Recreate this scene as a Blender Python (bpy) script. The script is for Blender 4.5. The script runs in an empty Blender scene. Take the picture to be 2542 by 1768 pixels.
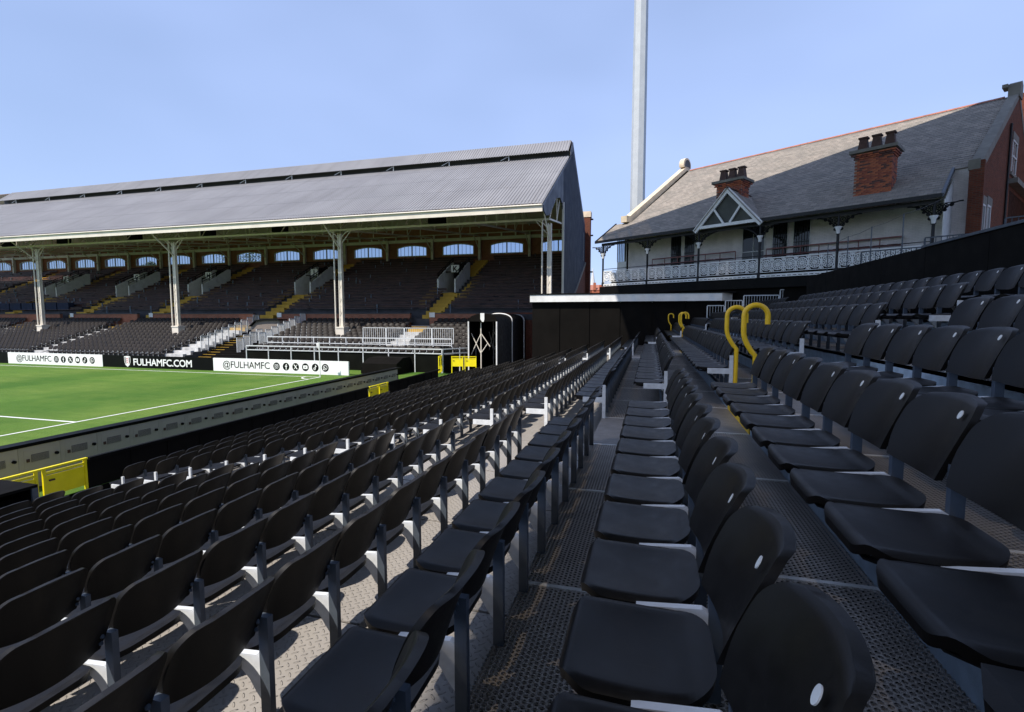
import bpy, math, random
from mathutils import Vector, Matrix
random.seed(7)
R = math.radians
sc = bpy.context.scene
col = sc.collection
# ---------------------------------------------------------------- camera, world, sun, exposure
cam_d = bpy.data.cameras.new('camera'); cam = bpy.data.objects.new('camera', cam_d); col.objects.link(cam)
cam.location = (0, 0, 3.82); cam.rotation_euler = (R(90 - 4.565), 0, R(15.501))
cam_d.sensor_width = 36; cam_d.lens = 36 * 1240 / 2542; cam_d.clip_start = .05; cam_d.clip_end = 4000
sc.camera = cam
SUN = Vector((-.32, -.62, 1)).normalized()
SUN_EL = math.asin(SUN.z); SUN_ROT = math.atan2(SUN.x, SUN.y)
world = bpy.data.worlds.new('World'); sc.world = world; world.use_nodes = True
wn = world.node_tree.nodes; wl = world.node_tree.links; wn.clear()
sky = wn.new('ShaderNodeTexSky'); sky.sky_type = 'NISHITA'; sky.sun_disc = False
sky.sun_elevation = SUN_EL; sky.sun_rotation = SUN_ROT; sky.air_density = 1.0; sky.dust_density = .6; sky.ozone_density = 2.2
wc = wn.new('ShaderNodeTexCoord'); wmap = wn.new('ShaderNodeMapping'); wmap.inputs['Scale'].default_value = (1.2, 1.2, 2.6)
wno = wn.new('ShaderNodeTexNoise'); wno.inputs['Scale'].default_value = 1.1; wno.inputs['Detail'].default_value = 3; wno.inputs['Roughness'].default_value = .5
wr = wn.new('ShaderNodeMapRange'); wr.inputs[1].default_value = .25; wr.inputs[2].default_value = .75; wr.inputs[3].default_value = .42; wr.inputs[4].default_value = .85
wmix = wn.new('ShaderNodeMix'); wmix.data_type = 'RGBA'; wmix.inputs[7].default_value = (3.95, 5.15, 8.5, 1)
bg = wn.new('ShaderNodeBackground'); bg.inputs['Strength'].default_value = .12
wo = wn.new('ShaderNodeOutputWorld')
wl.new(wc.outputs['Generated'], wmap.inputs[0]); wl.new(wmap.outputs[0], wno.inputs['Vector']); wl.new(wno.outputs[0], wr.inputs[0])
wl.new(wr.outputs[0], wmix.inputs[0]); wl.new(sky.outputs[0], wmix.inputs[6]); wl.new(wmix.outputs[2], bg.inputs[0]); wl.new(bg.outputs[0], wo.inputs[0])
sun_d = bpy.data.lights.new('sun', 'SUN'); sun_d.energy = 5.0; sun_d.angle = R(.5); sun_d.color = (1, .93, .84)
sun = bpy.data.objects.new('sun', sun_d); col.objects.link(sun); sun.rotation_euler = SUN.to_track_quat('Z', 'Y').to_euler(); sun.location = (-20, -40, 60)
vs = sc.view_settings; vs.view_transform = 'Standard'; vs.look = 'None'; vs.exposure = .25; vs.gamma = 1; vs.use_curve_mapping = False
sc.render.engine = 'CYCLES'
sc.cycles.transparent_max_bounces = 16; sc.cycles.max_bounces = 6

# ---------------------------------------------------------------- helpers
ORI = {}
class MB:
    def __init__(s): s.v = []; s.f = []
    def add(s, vs, fs):
        o = len(s.v); s.v += [tuple(p) for p in vs]; s.f += [tuple(i + o for i in f) for f in fs]; return s
    def box(s, x0, y0, z0, x1, y1, z1):
        return s.add([(x0,y0,z0),(x1,y0,z0),(x1,y1,z0),(x0,y1,z0),(x0,y0,z1),(x1,y0,z1),(x1,y1,z1),(x0,y1,z1)],
              [(0,3,2,1),(4,5,6,7),(0,1,5,4),(1,2,6,5),(2,3,7,6),(3,0,4,7)])
    def beam(s, p, q, w, h, up=(0, 0, 1)):
        p = Vector(p); q = Vector(q); d = (q - p).normalized(); up = Vector(up)
        if abs(d.dot(up)) > .98: up = Vector((0, 1, 0))
        a = d.cross(up).normalized() * w / 2; b = a.cross(d).normalized() * h / 2
        return s.add([p-a-b,p+a-b,p+a+b,p-a+b,q-a-b,q+a-b,q+a+b,q-a+b], [(0,1,2,3),(7,6,5,4),(0,4,5,1),(1,5,6,2),(2,6,7,3),(3,7,4,0)])
    def tube(s, pts, r, n=8, closed=False):
        pts = [Vector(p) for p in pts]; m = len(pts); rings = []; prev = None
        for i, p in enumerate(pts):
            if closed: d = (pts[(i+1) % m] - pts[i-1])
            else: d = pts[min(i+1, m-1)] - pts[max(i-1, 0)]
            d.normalize()
            if prev is None:
                a = Vector((0, 0, 1)).cross(d)
                if a.length < .1: a = Vector((1, 0, 0)).cross(d)
            else: a = prev - d * prev.dot(d)
            a.normalize(); prev = a; b = d.cross(a)
            rr = r[i] if isinstance(r, (list, tuple)) else r
            rings.append([p + (a * math.cos(2*math.pi*j/n) + b * math.sin(2*math.pi*j/n)) * rr for j in range(n)])
        vs = [q for g in rings for q in g]; fs = []
        for i in range(m if closed else m - 1):
            k = (i + 1) % m
            for j in range(n): fs.append((i*n+j, i*n+(j+1) % n, k*n+(j+1) % n, k*n+j))
        if not closed: fs.append(tuple(range(n))[::-1]); fs.append(tuple((m-1)*n+j for j in range(n)))
        return s.add(vs, fs)
    def prism(s, poly, ax, a, b):
        f = {'x': lambda p, t: (t, p[0], p[1]), 'y': lambda p, t: (p[0], t, p[1]), 'z': lambda p, t: (p[0], p[1], t)}[ax]
        n = len(poly); vs = [f(p, a) for p in poly] + [f(p, b) for p in poly]
        fs = [tuple(range(n))[::-1], tuple(range(n, 2*n))] + [(i, (i+1) % n, n+(i+1) % n, n+i) for i in range(n)]
        return s.add(vs, fs)
    def lathe(s, prof, n=16, c=(0, 0, 0)):
        vs = []; m = len(prof)
        for r, z in prof: vs += [(c[0]+r*math.cos(2*math.pi*j/n), c[1]+r*math.sin(2*math.pi*j/n), c[2]+z) for j in range(n)]
        fs = [(i*n+j, i*n+(j+1) % n, (i+1)*n+(j+1) % n, (i+1)*n+j) for i in range(m-1) for j in range(n)]
        fs += [tuple(range(n))[::-1], tuple((m-1)*n+j for j in range(n))]
        return s.add(vs, fs)
    def merge(s, other, M=None):
        return s.add([(M @ Vector(p)) if M else p for p in other.v], other.f)
    def mesh(s, name, mat=None, smooth=None):
        me = bpy.data.meshes.new(name); me.from_pydata(s.v, [], s.f); me.validate()
        if smooth is not None:
            for p in me.polygons: p.use_smooth = True
            me.set_sharp_from_angle(angle=R(smooth))
        if mat: me.materials.append(mat)
        return me
    def build(s, name, mat, parent=None, smooth=None):
        return put(name, s.mesh(name, mat, smooth), parent)
def put(name, me, parent=None, loc=None, rot=None):
    o = bpy.data.objects.new(name, me); col.objects.link(o)
    if parent:
        o.parent = parent
        if loc is None and parent.name in ORI: o.location = -ORI[parent.name]
    if loc is not None: o.location = loc
    if rot is not None: o.rotation_euler = rot
    return o
def tag(o, label=None, cat=None, group=None, kind=None):
    if label: o['label'] = label
    if cat: o['category'] = cat
    if group: o['group'] = group
    if kind: o['kind'] = kind
    return o
def thing(name, loc, label, cat, group=None, rz=0, local=False):
    o = bpy.data.objects.new(name, None); col.objects.link(o); o.location = loc; o.rotation_euler = (0, 0, rz); o.empty_display_size = .2
    if not local: ORI[o.name] = Vector(loc)
    return tag(o, label, cat, group)
def struct(name, mb, mat, smooth=None): return tag(mb.build(name, mat, None, smooth), kind='structure')
def quad(x0, y0, x1, y1, z): m = MB(); m.add([(x0,y0,z),(x1,y0,z),(x1,y1,z),(x0,y1,z)], [(0,1,2,3)]); return m
def arc(cx, cy, r, a0, a1, n): return [(cx + r*math.cos(R(a0+(a1-a0)*i/n)), cy + r*math.sin(R(a0+(a1-a0)*i/n))) for i in range(n+1)]

# ---------------------------------------------------------------- materials
class NT:
    def __init__(s, name):
        s.m = bpy.data.materials.new(name); s.m.use_nodes = True; s.t = s.m.node_tree; s.n = s.t.nodes; s.l = s.t.links
        s.b = s.n['Principled BSDF']; s.o = s.n['Material Output']; s.tc = None
    def sock(s, i, v):
        if isinstance(v, bpy.types.NodeSocket): s.l.new(v, i)
        elif v is not None: i.default_value = v
    def co(s, k='Object'):
        if not s.tc: s.tc = s.n.new('ShaderNodeTexCoord')
        return s.tc.outputs[k]
    def math(s, op, a, b=None, c=None):
        n = s.n.new('ShaderNodeMath'); n.operation = op; s.sock(n.inputs[0], a)
        if b is not None: s.sock(n.inputs[1], b)
        if c is not None: s.sock(n.inputs[2], c)
        return n.outputs[0]
    def sep(s, v): n = s.n.new('ShaderNodeSeparateXYZ'); s.l.new(v, n.inputs[0]); return n.outputs
    def comb(s, x, y, z=0.): n = s.n.new('ShaderNodeCombineXYZ'); s.sock(n.inputs[0], x); s.sock(n.inputs[1], y); s.sock(n.inputs[2], z); return n.outputs[0]
    def noise(s, scale, detail=3, vec=None, rough=.5):
        n = s.n.new('ShaderNodeTexNoise'); n.inputs['Scale'].default_value = scale; n.inputs['Detail'].default_value = detail; n.inputs['Roughness'].default_value = rough
        s.l.new(vec if vec else s.co(), n.inputs['Vector']); return n.outputs[0]
    def ramp(s, f, a, b, lo=0., hi=1.):
        n = s.n.new('ShaderNodeMapRange'); s.sock(n.inputs[0], f); n.inputs[1].default_value = a; n.inputs[2].default_value = b; s.sock(n.inputs[3], lo); s.sock(n.inputs[4], hi); return n.outputs[0]
    def mix(s, f, a, b):
        n = s.n.new('ShaderNodeMix'); n.data_type = 'RGBA'; s.sock(n.inputs[0], f)
        for i, v in ((6, a), (7, b)):
            if isinstance(v, (tuple, list)): v = (*v[:3], 1)
            s.sock(n.inputs[i], v)
        return n.outputs[2]
    def bump(s, h, strength=.3, dist=.01):
        n = s.n.new('ShaderNodeBump'); n.inputs['Strength'].default_value = strength; n.inputs['Distance'].default_value = dist; s.l.new(h, n.inputs['Height']); s.l.new(n.outputs[0], s.b.inputs['Normal'])
    def base(s, c): 
        if isinstance(c, (tuple, list)): c = (*c[:3], 1)
        s.sock(s.b.inputs['Base Color'], c)
    def set(s, **k):
        for a, v in k.items(): s.sock(s.b.inputs[a.replace('_', ' ')], v)
def M(name, c, rough=.5, var=.18, scale=3., metal=0., bump=0., bscale=60., spec=.5, dirt=None):
    t = NT(name); f = t.noise(scale, 5)
    lo = tuple(x*(1-var) for x in c); hi = tuple(min(1, x*(1+var)) for x in c)
    cc = t.mix(t.ramp(f, .3, .7), lo, hi)
    if dirt: cc = t.mix(t.ramp(t.noise(scale*.6, 6), .52, .75, 0., .7), cc, dirt)
    t.base(cc); t.set(Roughness=t.ramp(t.noise(scale*2.3, 3), .3, .7, max(.03, rough-.08), min(1, rough+.08)), Metallic=metal, Specular_IOR_Level=spec)
    if bump: t.bump(t.noise(bscale, 4), bump, .01)
    return t.m
def wallvec(t):
    nx, ny, nz = t.sep(t.co('Normal')); x, y, z = t.sep(t.co('Object'))
    g = t.math('GREATER_THAN', t.math('ABSOLUTE', nx), t.math('ABSOLUTE', ny))
    u = t.math('ADD', t.math('MULTIPLY', g, y), t.math('MULTIPLY', t.math('SUBTRACT', 1., g), x))
    return t.comb(u, z)
def brickmat(name, c1, c2, mortar, w=.225, h=.075, ms=.012, rough=.85, bump=.6):
    t = NT(name); b = t.n.new('ShaderNodeTexBrick'); t.l.new(wallvec(t), b.inputs['Vector'])
    b.inputs['Scale'].default_value = 1; b.inputs['Brick Width'].default_value = w; b.inputs['Row Height'].default_value = h; b.inputs['Mortar Size'].default_value = ms; b.inputs['Mortar Smooth'].default_value = .3
    b.inputs['Bias'].default_value = -.2
    for i, v in (('Color1', c1), ('Color2', c2), ('Mortar', mortar)): b.inputs[i].default_value = (*v, 1)
    f = t.noise(2.2, 5); cc = t.mix(t.ramp(f, .35, .75, 0., .45), b.outputs['Color'], tuple(x*.45 for x in c1)); t.base(cc); t.set(Roughness=rough, Specular_IOR_Level=.15)
    t.bump(t.math('SUBTRACT', 1., b.outputs['Fac']), bump, .012); return t.m
mats = {}
def seatmat():
    t = NT('seat_plastic'); oi = t.n.new('ShaderNodeObjectInfo'); r = oi.outputs['Random']; nx, ny, nz = t.sep(t.co('Normal'))
    c = t.mix(r, (.0052, .0046, .0042), (.0092, .0080, .0071)); n1 = t.noise(7, 6, rough=.65)
    dust = t.math('MULTIPLY', t.ramp(n1, .46, .78), t.ramp(nz, .2, .9, .1, .55)); c = t.mix(dust, c, (.028, .026, .024))
    sc2 = t.ramp(t.noise(70, 2, t.comb(t.math('MULTIPLY', t.sep(t.co())[0], .12), t.sep(t.co())[1], t.sep(t.co())[2])), .70, .78, 0., .35); c = t.mix(sc2, c, (.035, .033, .031))
    t.base(c); t.set(Roughness=t.ramp(n1, .3, .75, .33, .52), Specular_IOR_Level=.2); t.bump(t.noise(300, 2), .04, .01); return t.m
mats['seat'] = seatmat()
mats['seat_far'] = M('seat_plastic_far', (.0155, .0115, .0088), .5, .3, 1.2, spec=.2)
mats['wood_seat'] = M('wooden_seat', (.052, .023, .019), .5, .55, 1.4, spec=.3)
mats['wood_pan'] = M('skylit_seat_plank', (.15, .085, .075), .5, .4, 1.4, spec=.4)  # paler than the backs: skylight on the seat rows painted in
mats['post'] = M('painted_steel_post', (.06, .075, .095), .5, .2, 9)
mats['galv'] = M('galvanised_steel', (.62, .64, .65), .42, .14, 14, spec=.6)
mats['white'] = M('white_paint', (.78, .78, .76), .5, .07, 2.5, dirt=(.55, .53, .5))
mats['cream'] = M('cream_paint', (.74, .68, .58), .5, .06, 1.5, dirt=(.60, .53, .44))
mats['riser'] = M('blue_grey_steel', (.33, .42, .50), .6, .2, 9, bump=.2, bscale=220)
mats['aisle'] = M('aisle_plate', (.24, .22, .20), .6, .16, 5, bump=.3, bscale=240)
mats['seam'] = M('pale_joint_strip', (.80, .78, .73), .5, .15, 12)
mats['yellow'] = M('yellow_paint', (.86, .53, .012), .42, .09, 6)
mats['gate'] = M('bright_yellow_paint', (.86, .72, .005), .4, .06, 4)
mats['step_yellow'] = M('worn_yellow_step', (.52, .31, .03), .7, .25, 1.2, dirt=(.2, .14, .06))
mats['step_white'] = M('worn_white_step', (.52, .52, .51), .7, .25, 2.5, dirt=(.2, .2, .2))
mats['black'] = M('black_paint', (.004, .0037, .0034), .6, .3, 2, spec=.12)
mats['black_panel'] = M('black_board', (.006, .0052, .0044), .75, .25, 1.2, bump=.1, bscale=30, spec=.08)
mats['dark_green_black'] = M('dark_wall', (.005, .0055, .004), .75, .35, .8, spec=.08)
mats['concrete'] = M('concrete', (.36, .345, .32), .85, .18, 1.3, bump=.3, bscale=40, dirt=(.2, .19, .17))
mats['dark_concrete'] = M('dark_concrete', (.055, .055, .06), .85, .3, 1.5, bump=.3, bscale=30)
def roofmat():
    t = NT('grey_roof_sheet'); x, y, z = t.sep(t.co()); c = t.mix(t.ramp(t.noise(.25, 4), .35, .65), (.215, .212, .22), (.255, .252, .26))
    st = t.noise(1.0, 5, t.comb(t.math('MULTIPLY', x, 1.6), t.math('MULTIPLY', y, .12), 0.), .6); c = t.mix(t.ramp(st, .5, .75, 0., .5), c, (.155, .148, .145))
    lap = t.math('LESS_THAN', t.math('FRACT', t.math('DIVIDE', t.math('ADD', y, .6), 3.1)), .03); c = t.mix(t.math('MULTIPLY', lap, .55), c, (.11, .11, .115))
    c = t.mix(t.ramp(t.noise(.8, 6, rough=.7), .62, .8, 0., .4), c, (.19, .15, .12)); t.base(c); t.set(Roughness=.6, Specular_IOR_Level=.3); return t.m
mats['roof_metal'] = roofmat()
mats['roof_dark'] = M('clerestory_dark', (.05, .05, .052), .6, .2, 1)
mats['navy'] = M('navy_cladding', (.024, .036, .066), .55, .15, .5, spec=.3)
mats['iron'] = M('black_iron', (.008, .008, .009), .42, .2, 8, spec=.3)
mats['stone'] = M('cream_stone', (.62, .52, .38), .8, .16, 2, bump=.3, bscale=40)
mats['grey_stone'] = M('grey_stone', (.185, .172, .148), .85, .2, 2, bump=.3, bscale=40)
mats['terracotta'] = M('dark_terracotta', (.07, .032, .022), .7, .25, 5)
mats['red_tile'] = M('red_ridge_tile', (.33, .13, .085), .75, .25, 3)
mats['led'] = M('beige_cabinet', (.42, .36, .29), .5, .1, 1.1, dirt=(.32, .27, .22))
mats['led_dark'] = M('dark_grille', (.03, .027, .023), .6, .2, 5)
mats['bench'] = M('oxblood_bench', (.17, .045, .04), .5, .25, 5)
mats['red'] = M('red_paint', (.62, .03, .03), .5, .1, 4)
mats['board_white'] = M('board_white', (.84, .84, .83), .45, .03, .6)
mats['board_black'] = M('board_black', (.003, .003, .003), .5, .1, .6, spec=.1)
mats['mast'] = M('pale_grey_mast', (.46, .49, .50), .5, .06, 1.5, bump=.1, bscale=30)
mats['blue_cover'] = M('navy_fabric', (.01, .018, .05), .8, .3, 2)
mats['hood'] = M('brown_hood', (.20, .165, .14), .7, .15, 2)
mats['pale_lining'] = M('added_pale_lining', (.70, .58, .53), .7, .08, .8)  # pale and warm to lift the roof underside and offset green bounce
mats['porch'] = M('dark_boarding', (.055, .06, .052), .7, .15, 2)
mats['soil'] = M('tarmac', (.05, .05, .05), .9, .3, .4)
mats['slat'] = M('pale_slats', (.62, .62, .60), .6, .08, 4)
mats['under'] = M('under_stand', (.03, .03, .032), .9, .2, 1)
mats['brick'] = brickmat('red_brick', (.19, .052, .027), (.10, .030, .019), (.12, .085, .065))
mats['rear_brick'] = brickmat('rear_wall_brick', (.42, .14, .075), (.30, .09, .05), (.30, .22, .17))  # brighter copy of the brick, making up for missing light under the roof
mats['white_brick'] = brickmat('white_painted_brick', (.82, .77, .75), (.78, .73, .71), (.66, .62, .60), ms=.008, bump=.5)
mats['brick1'] = M('brick_red', (.36, .105, .05), .85, .3, 9, bump=.3, bscale=90)
mats['brick2'] = M('brick_brown', (.24, .065, .04), .85, .3, 9, bump=.3, bscale=90)
mats['brick3'] = M('brick_dark', (.10, .045, .04), .85, .3, 9, bump=.3, bscale=90)
mats['mortar'] = M('mortar', (.30, .21, .16), .9, .15, 9)
def slate():
    t = NT('roof_slate'); x, y, z = t.sep(t.co()); b = t.n.new('ShaderNodeTexBrick'); t.l.new(t.comb(x, t.math('MULTIPLY', y, 1.19)), b.inputs['Vector'])
    b.inputs['Scale'].default_value = 1; b.inputs['Brick Width'].default_value = .3; b.inputs['Row Height'].default_value = .24; b.inputs['Mortar Size'].default_value = .006; b.inputs['Bias'].default_value = 0
    b.inputs['Color1'].default_value = (.345, .30, .258, 1); b.inputs['Color2'].default_value = (.235, .207, .18, 1); b.inputs['Mortar'].default_value = (.12, .115, .11, 1)
    cc = t.mix(t.ramp(t.noise(.9, 6, rough=.7), .38, .72, 0., .5), b.outputs['Color'], (.15, .15, .135)); t.base(cc); t.set(Roughness=.8, Specular_IOR_Level=.12); t.bump(t.noise(30, 3), .2, .01); return t.m
mats['slate'] = slate()
def grass():
    t = NT('pitch_grass'); x, y, z = t.sep(t.co())
    b1 = t.math('SINE', t.math('MULTIPLY', x, math.pi/5.5)); b2 = t.math('SINE', t.math('MULTIPLY', y, math.pi/5.5))
    st = t.ramp(t.math('ADD', t.math('MULTIPLY', t.ramp(b1, -.12, .12, -1., 1.), .5), t.math('MULTIPLY', t.ramp(b2, -.12, .12, -1., 1.), .32)), -.8, .8)
    c = t.mix(st, (.060, .138, .018), (.105, .195, .030)); c = t.mix(t.ramp(t.noise(.22, 4, rough=.6), .42, .66, 0., .8), c, (.150, .222, .042))
    c = t.mix(t.ramp(t.noise(1.6, 6, t.comb(t.math('MULTIPLY', x, .35), y), rough=.7), .42, .72, 0., .55), c, (.045, .115, .012)); c = t.mix(t.ramp(t.noise(14, 6, rough=.75), .4, .75, 0., .5), c, (.035, .09, .01))
    t.base(c); t.set(Roughness=.85, Specular_IOR_Level=.15); t.bump(t.noise(45, 5, rough=.75), .9, .03); return t.m
mats['grass'] = grass()
def diamond():
    t = NT('diamond_plate'); x, y, z = t.sep(t.co()); P = .058
    u = t.math('DIVIDE', t.math('ADD', x, y), P*1.15); v = t.math('DIVIDE', t.math('SUBTRACT', y, x), P*1.15)
    par = t.math('FLOORED_MODULO', t.math('ADD', t.math('FLOOR', u), t.math('FLOOR', v)), 2.)
    a = t.math('SUBTRACT', t.math('FRACT', u), .5); b = t.math('SUBTRACT', t.math('FRACT', v), .5)
    p = t.math('ADD', t.math('MULTIPLY', a, par), t.math('MULTIPLY', b, t.math('SUBTRACT', 1., par)))
    q = t.math('ADD', t.math('MULTIPLY', b, par), t.math('MULTIPLY', a, t.math('SUBTRACT', 1., par)))
    d = t.math('ADD', t.math('POWER', t.math('DIVIDE', p, .46), 2.), t.math('POWER', t.math('DIVIDE', q, .13), 2.))
    h = t.ramp(d, 1.1, .45); c = t.mix(t.ramp(t.noise(1.7, 5), .3, .75), (.33, .305, .275), (.40, .37, .335)); c = t.mix(t.ramp(t.noise(.9, 6), .55, .8, 0., .5), c, (.25, .23, .21))
    t.base(c); t.set(Roughness=t.ramp(t.noise(12, 3), .3, .7, .42, .62), Metallic=.15); t.bump(h, 1., .014); return t.m
mats['diamond'] = diamond()
def perf():
    t = NT('perforated_plate'); x, y, z = t.sep(t.co()); P = .030
    r = t.math('DIVIDE', x, P*.866); row = t.math('FLOOR', r); sh = t.math('MULTIPLY', t.math('FLOORED_MODULO', row, 2.), .5)
    a = t.math('SUBTRACT', t.math('FRACT', t.math('ADD', t.math('DIVIDE', y, P), sh)), .5); b = t.math('SUBTRACT', t.math('FRACT', r), .5)
    d = t.math('SQRT', t.math('ADD', t.math('POWER', t.math('MULTIPLY', a, 1.), 2.), t.math('POWER', t.math('MULTIPLY', b, .866), 2.)))
    hole = t.math('LESS_THAN', d, .335)
    t.base(t.mix(t.ramp(t.noise(4, 5), .3, .7), (.36, .322, .282), (.47, .42, .37))); t.set(Roughness=.5, Metallic=.2)
    t.bump(t.ramp(d, .335, .47), .5, .004)
    tr = t.n.new('ShaderNodeBsdfTransparent'); mx = t.n.new('ShaderNodeMixShader'); t.l.new(hole, mx.inputs[0]); t.l.new(t.b.outputs[0], mx.inputs[1]); t.l.new(tr.outputs[0], mx.inputs[2]); t.l.new(mx.outputs[0], t.o.inputs[0])
    return t.m
mats['perf'] = perf()
def glassmat(name, tint, k, rough=.05):
    t = NT(name); t.base((.02, .025, .03)); t.set(Roughness=rough)
    tr = t.n.new('ShaderNodeBsdfTransparent'); tr.inputs[0].default_value = (*tint, 1); mx = t.n.new('ShaderNodeMixShader'); mx.inputs[0].default_value = k
    t.l.new(t.b.outputs[0], mx.inputs[1]); t.l.new(tr.outputs[0], mx.inputs[2]); t.l.new(mx.outputs[0], t.o.inputs[0]); return t.m
mats['stand_glass'] = glassmat('grandstand_glass', (.74, .81, .88), .9)
mats['glass'] = glassmat('dark_window_glass', (.3, .33, .35), .25)
mats['translucent'] = glassmat('translucent_roof_sheet', (.27, .255, .235), .95, .5)
def leafmat():
    t = NT('leaves'); i = t.n.new('ShaderNodeObjectInfo'); c = t.mix(t.ramp(t.noise(2.5, 4), .3, .7), (.05, .09, .012), (.12, .17, .03)); t.base(c); t.set(Roughness=.6); return t.m
mats['leaf'] = leafmat(); mats['bark'] = M('bark', (.10, .075, .05), .9, .3, 6, bump=.5, bscale=20)
m_ = mats

# ---------------------------------------------------------------- ground and pitch
YT, XG = 26.83, -19.95
struct('ground', quad(-2000, -1500, 2000, 2500, -.9), m_['soil'])
struct('pitch', quad(-130, -60, -11.95, 31, 0), m_['grass'])
ap = MB(); ap.box(-11.95, 24.5, -.9, 9, 70, -.004); struct('stand_apron', ap, m_['soil'])
Lw = .11
def mark(name, mb): tag(mb.build(name, m_['white']), kind='structure')
mark('goal_line', quad(XG-Lw/2, -50, XG+Lw/2, YT, .005)); mark('touch_line', quad(-125, YT-Lw, XG-Lw/2-.001, YT, .005))
mark('penalty_area_line', quad(XG-16.5, YT-13.84-Lw, XG-Lw/2-.001, YT-13.84, .005))
ca = MB(); o1 = arc(XG-Lw/2, YT-Lw, 1.0, 180, 270, 20); o2 = arc(XG-Lw/2, YT-Lw, .89, 180, 270, 20)
ca.add([(*p, .0055) for p in o1+o2], [(i, i+1, 21+i+1, 21+i) for i in range(20)]); mark('corner_arc', ca)
fl = thing('corner_flag', (XG, YT, 0), 'white corner flag on a thin white pole at the pitch corner', 'flag')
MB().tube([(XG, YT, 0), (XG, YT, 1.75)], .03, 10).build('pole', m_['white'], fl, 40)
g = MB(); prof = [(.03, 0), (-.05, -.05), (-.12, .02), (-.19, -.04), (-.26, .03)]; bz = [1.62, 1.70, 1.78, 1.9, 2.02]
top = [(XG+a, YT+b, 2.20-.03*i) for i, (a, b) in enumerate(prof)]; bot = [(XG+a*.8+.03, YT+b-.03, bz[i]) for i, (a, b) in enumerate(prof)]
g.add(top+bot+[(x, y+.012, z) for x, y, z in top+bot], [(i, i+1, 6+i, 5+i) for i in range(4)]+[(10+i, 15+i, 16+i, 11+i) for i in range(4)]); g.build('flag_cloth', m_['white'], fl)
MB().tube([(XG, YT, 1.75), (XG, YT, 2.22)], .024, 8).build('pole_tip', m_['white'], fl, 40)

# ---------------------------------------------------------------- lettering helper
def text_mesh(name, body, size, bold=.0, depth=.004, align='LEFT', mat=None):
    cu = bpy.data.curves.new(name, 'FONT'); cu.body = body; cu.size = size; cu.extrude = depth; cu.offset = bold; cu.align_x = align; cu.resolution_u = 3; cu.space_character = .97
    ob = bpy.data.objects.new(name, cu); col.objects.link(ob); me = bpy.data.meshes.new_from_object(ob); bpy.data.objects.remove(ob); bpy.data.curves.remove(cu)
    me.materials.clear(); me.materials.append(mat); me.name = name; return me
# ---------------------------------------------------------------- advertising boards along the touch line
YB = 28.05
def disc2(mb, x, z, r, y, n=28, d=.006):
    mb.prism(arc(x, z, r, 0, 360-360/n, n-1), 'y', y, y-d)
def ring2(mb, x, z, r, w, y, a0=0, a1=360, n=24, d=.004):
    o = arc(x, z, r+w/2, a0, a1, n); i_ = arc(x, z, r-w/2, a0, a1, n)
    for k in range(n): mb.prism([o[k], o[k+1], i_[k+1], i_[k]], 'y', y, y-d)
def icon(parent, kind, x, z, y):
    b = MB(); disc2(b, x, z, .26, y); e = b.build('social_icon', m_['board_black'], parent)
    w = MB(); y2 = y-.007
    if kind == 0:
        for (r, t) in ((.125, .03),):
            P = [(x-.13, z-.13), (x+.13, z-.13), (x+.13, z+.13), (x-.13, z+.13)]
            for k in range(4):
                p, q = P[k], P[(k+1) % 4]; w.box(min(p[0], q[0])-.014, y2-.004, min(p[1], q[1])-.014, max(p[0], q[0])+.014, y2, max(p[1], q[1])+.014)
        ring2(w, x, z, .062, .028, y2-.001); disc2(w, x+.085, z+.085, .016, y2-.001, 10)
    elif kind == 1:
        w.box(x-.02, y2-.004, z-.2, x+.045, y2, z+.09); w.box(x-.075, y2-.006, z-.005, x+.1, y2-.001, z+.055); ring2(w, x+.075, z+.085, .065, .06, y2-.002, 90, 180, 8)
    elif kind == 2:
        w.prism([(x-.16, z+.15), (x-.07, z+.15), (x+.16, z-.15), (x+.07, z-.15)], 'y', y2, y2-.004); w.prism([(x+.11, z+.15), (x+.15, z+.15), (x-.10, z-.15), (x-.15, z-.15)], 'y', y2-.001, y2-.006)
    elif kind == 3:
        w.prism([(x-.17, z-.08), (x-.13, z-.12), (x+.13, z-.12), (x+.17, z-.08), (x+.17, z+.08), (x+.13, z+.12), (x-.13, z+.12), (x-.17, z+.08)], 'y', y2, y2-.004)
        k = MB(); k.prism([(x-.04, z-.055), (x+.06, z), (x-.04, z+.055)], 'y', y2-.005, y2-.008); k.build('play_mark', m_['board_black'], e)
    elif kind == 4:
        w.box(x-.005, y2-.004, z-.1, x+.04, y2, z+.17); ring2(w, x-.045, z-.085, .065, .042, y2-.001, 20, 360, 20); ring2(w, x+.125, z+.155, .095, .04, y2-.002, 180, 270, 10)
    else:
        ring2(w, x, z+.01, .145, .032, y2); w.prism([(x-.16, z-.17), (x-.135, z-.07), (x-.06, z-.13)], 'y', y2-.001, y2-.005); ring2(w, x+.045, z+.055, .105, .05, y2-.002, 170, 280, 10)
    w.build('icon_mark', m_['board_white'], e)
def board(x0, x1, white, label):
    t = thing('advertising_board', ((x0+x1)/2, YB, 0), label, 'board', 'advertising boards along the touch line')
    MB().box(x0, YB, 0, x1, YB+.10, .90).build('panel', m_['board_white' if white else 'board_black'], t)
    return t
b = board(-39.95, -29.60+.0, False, 'black board lettered FULHAMFC.COM with a shield crest between two white boards')
me = text_mesh('lettering', 'FULHAMFC.COM', .70, .012, mat=m_['board_white']); put('lettering', me, b, Vector((-36.95, YB-.006, .20)) - ORI[b.name], (R(90), 0, 0))
bx = max(v.co.x for v in me.vertices); s_ = 5.5/bx
for v in me.vertices: v.co.x *= s_
cx, cz = -37.5, .47
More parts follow.
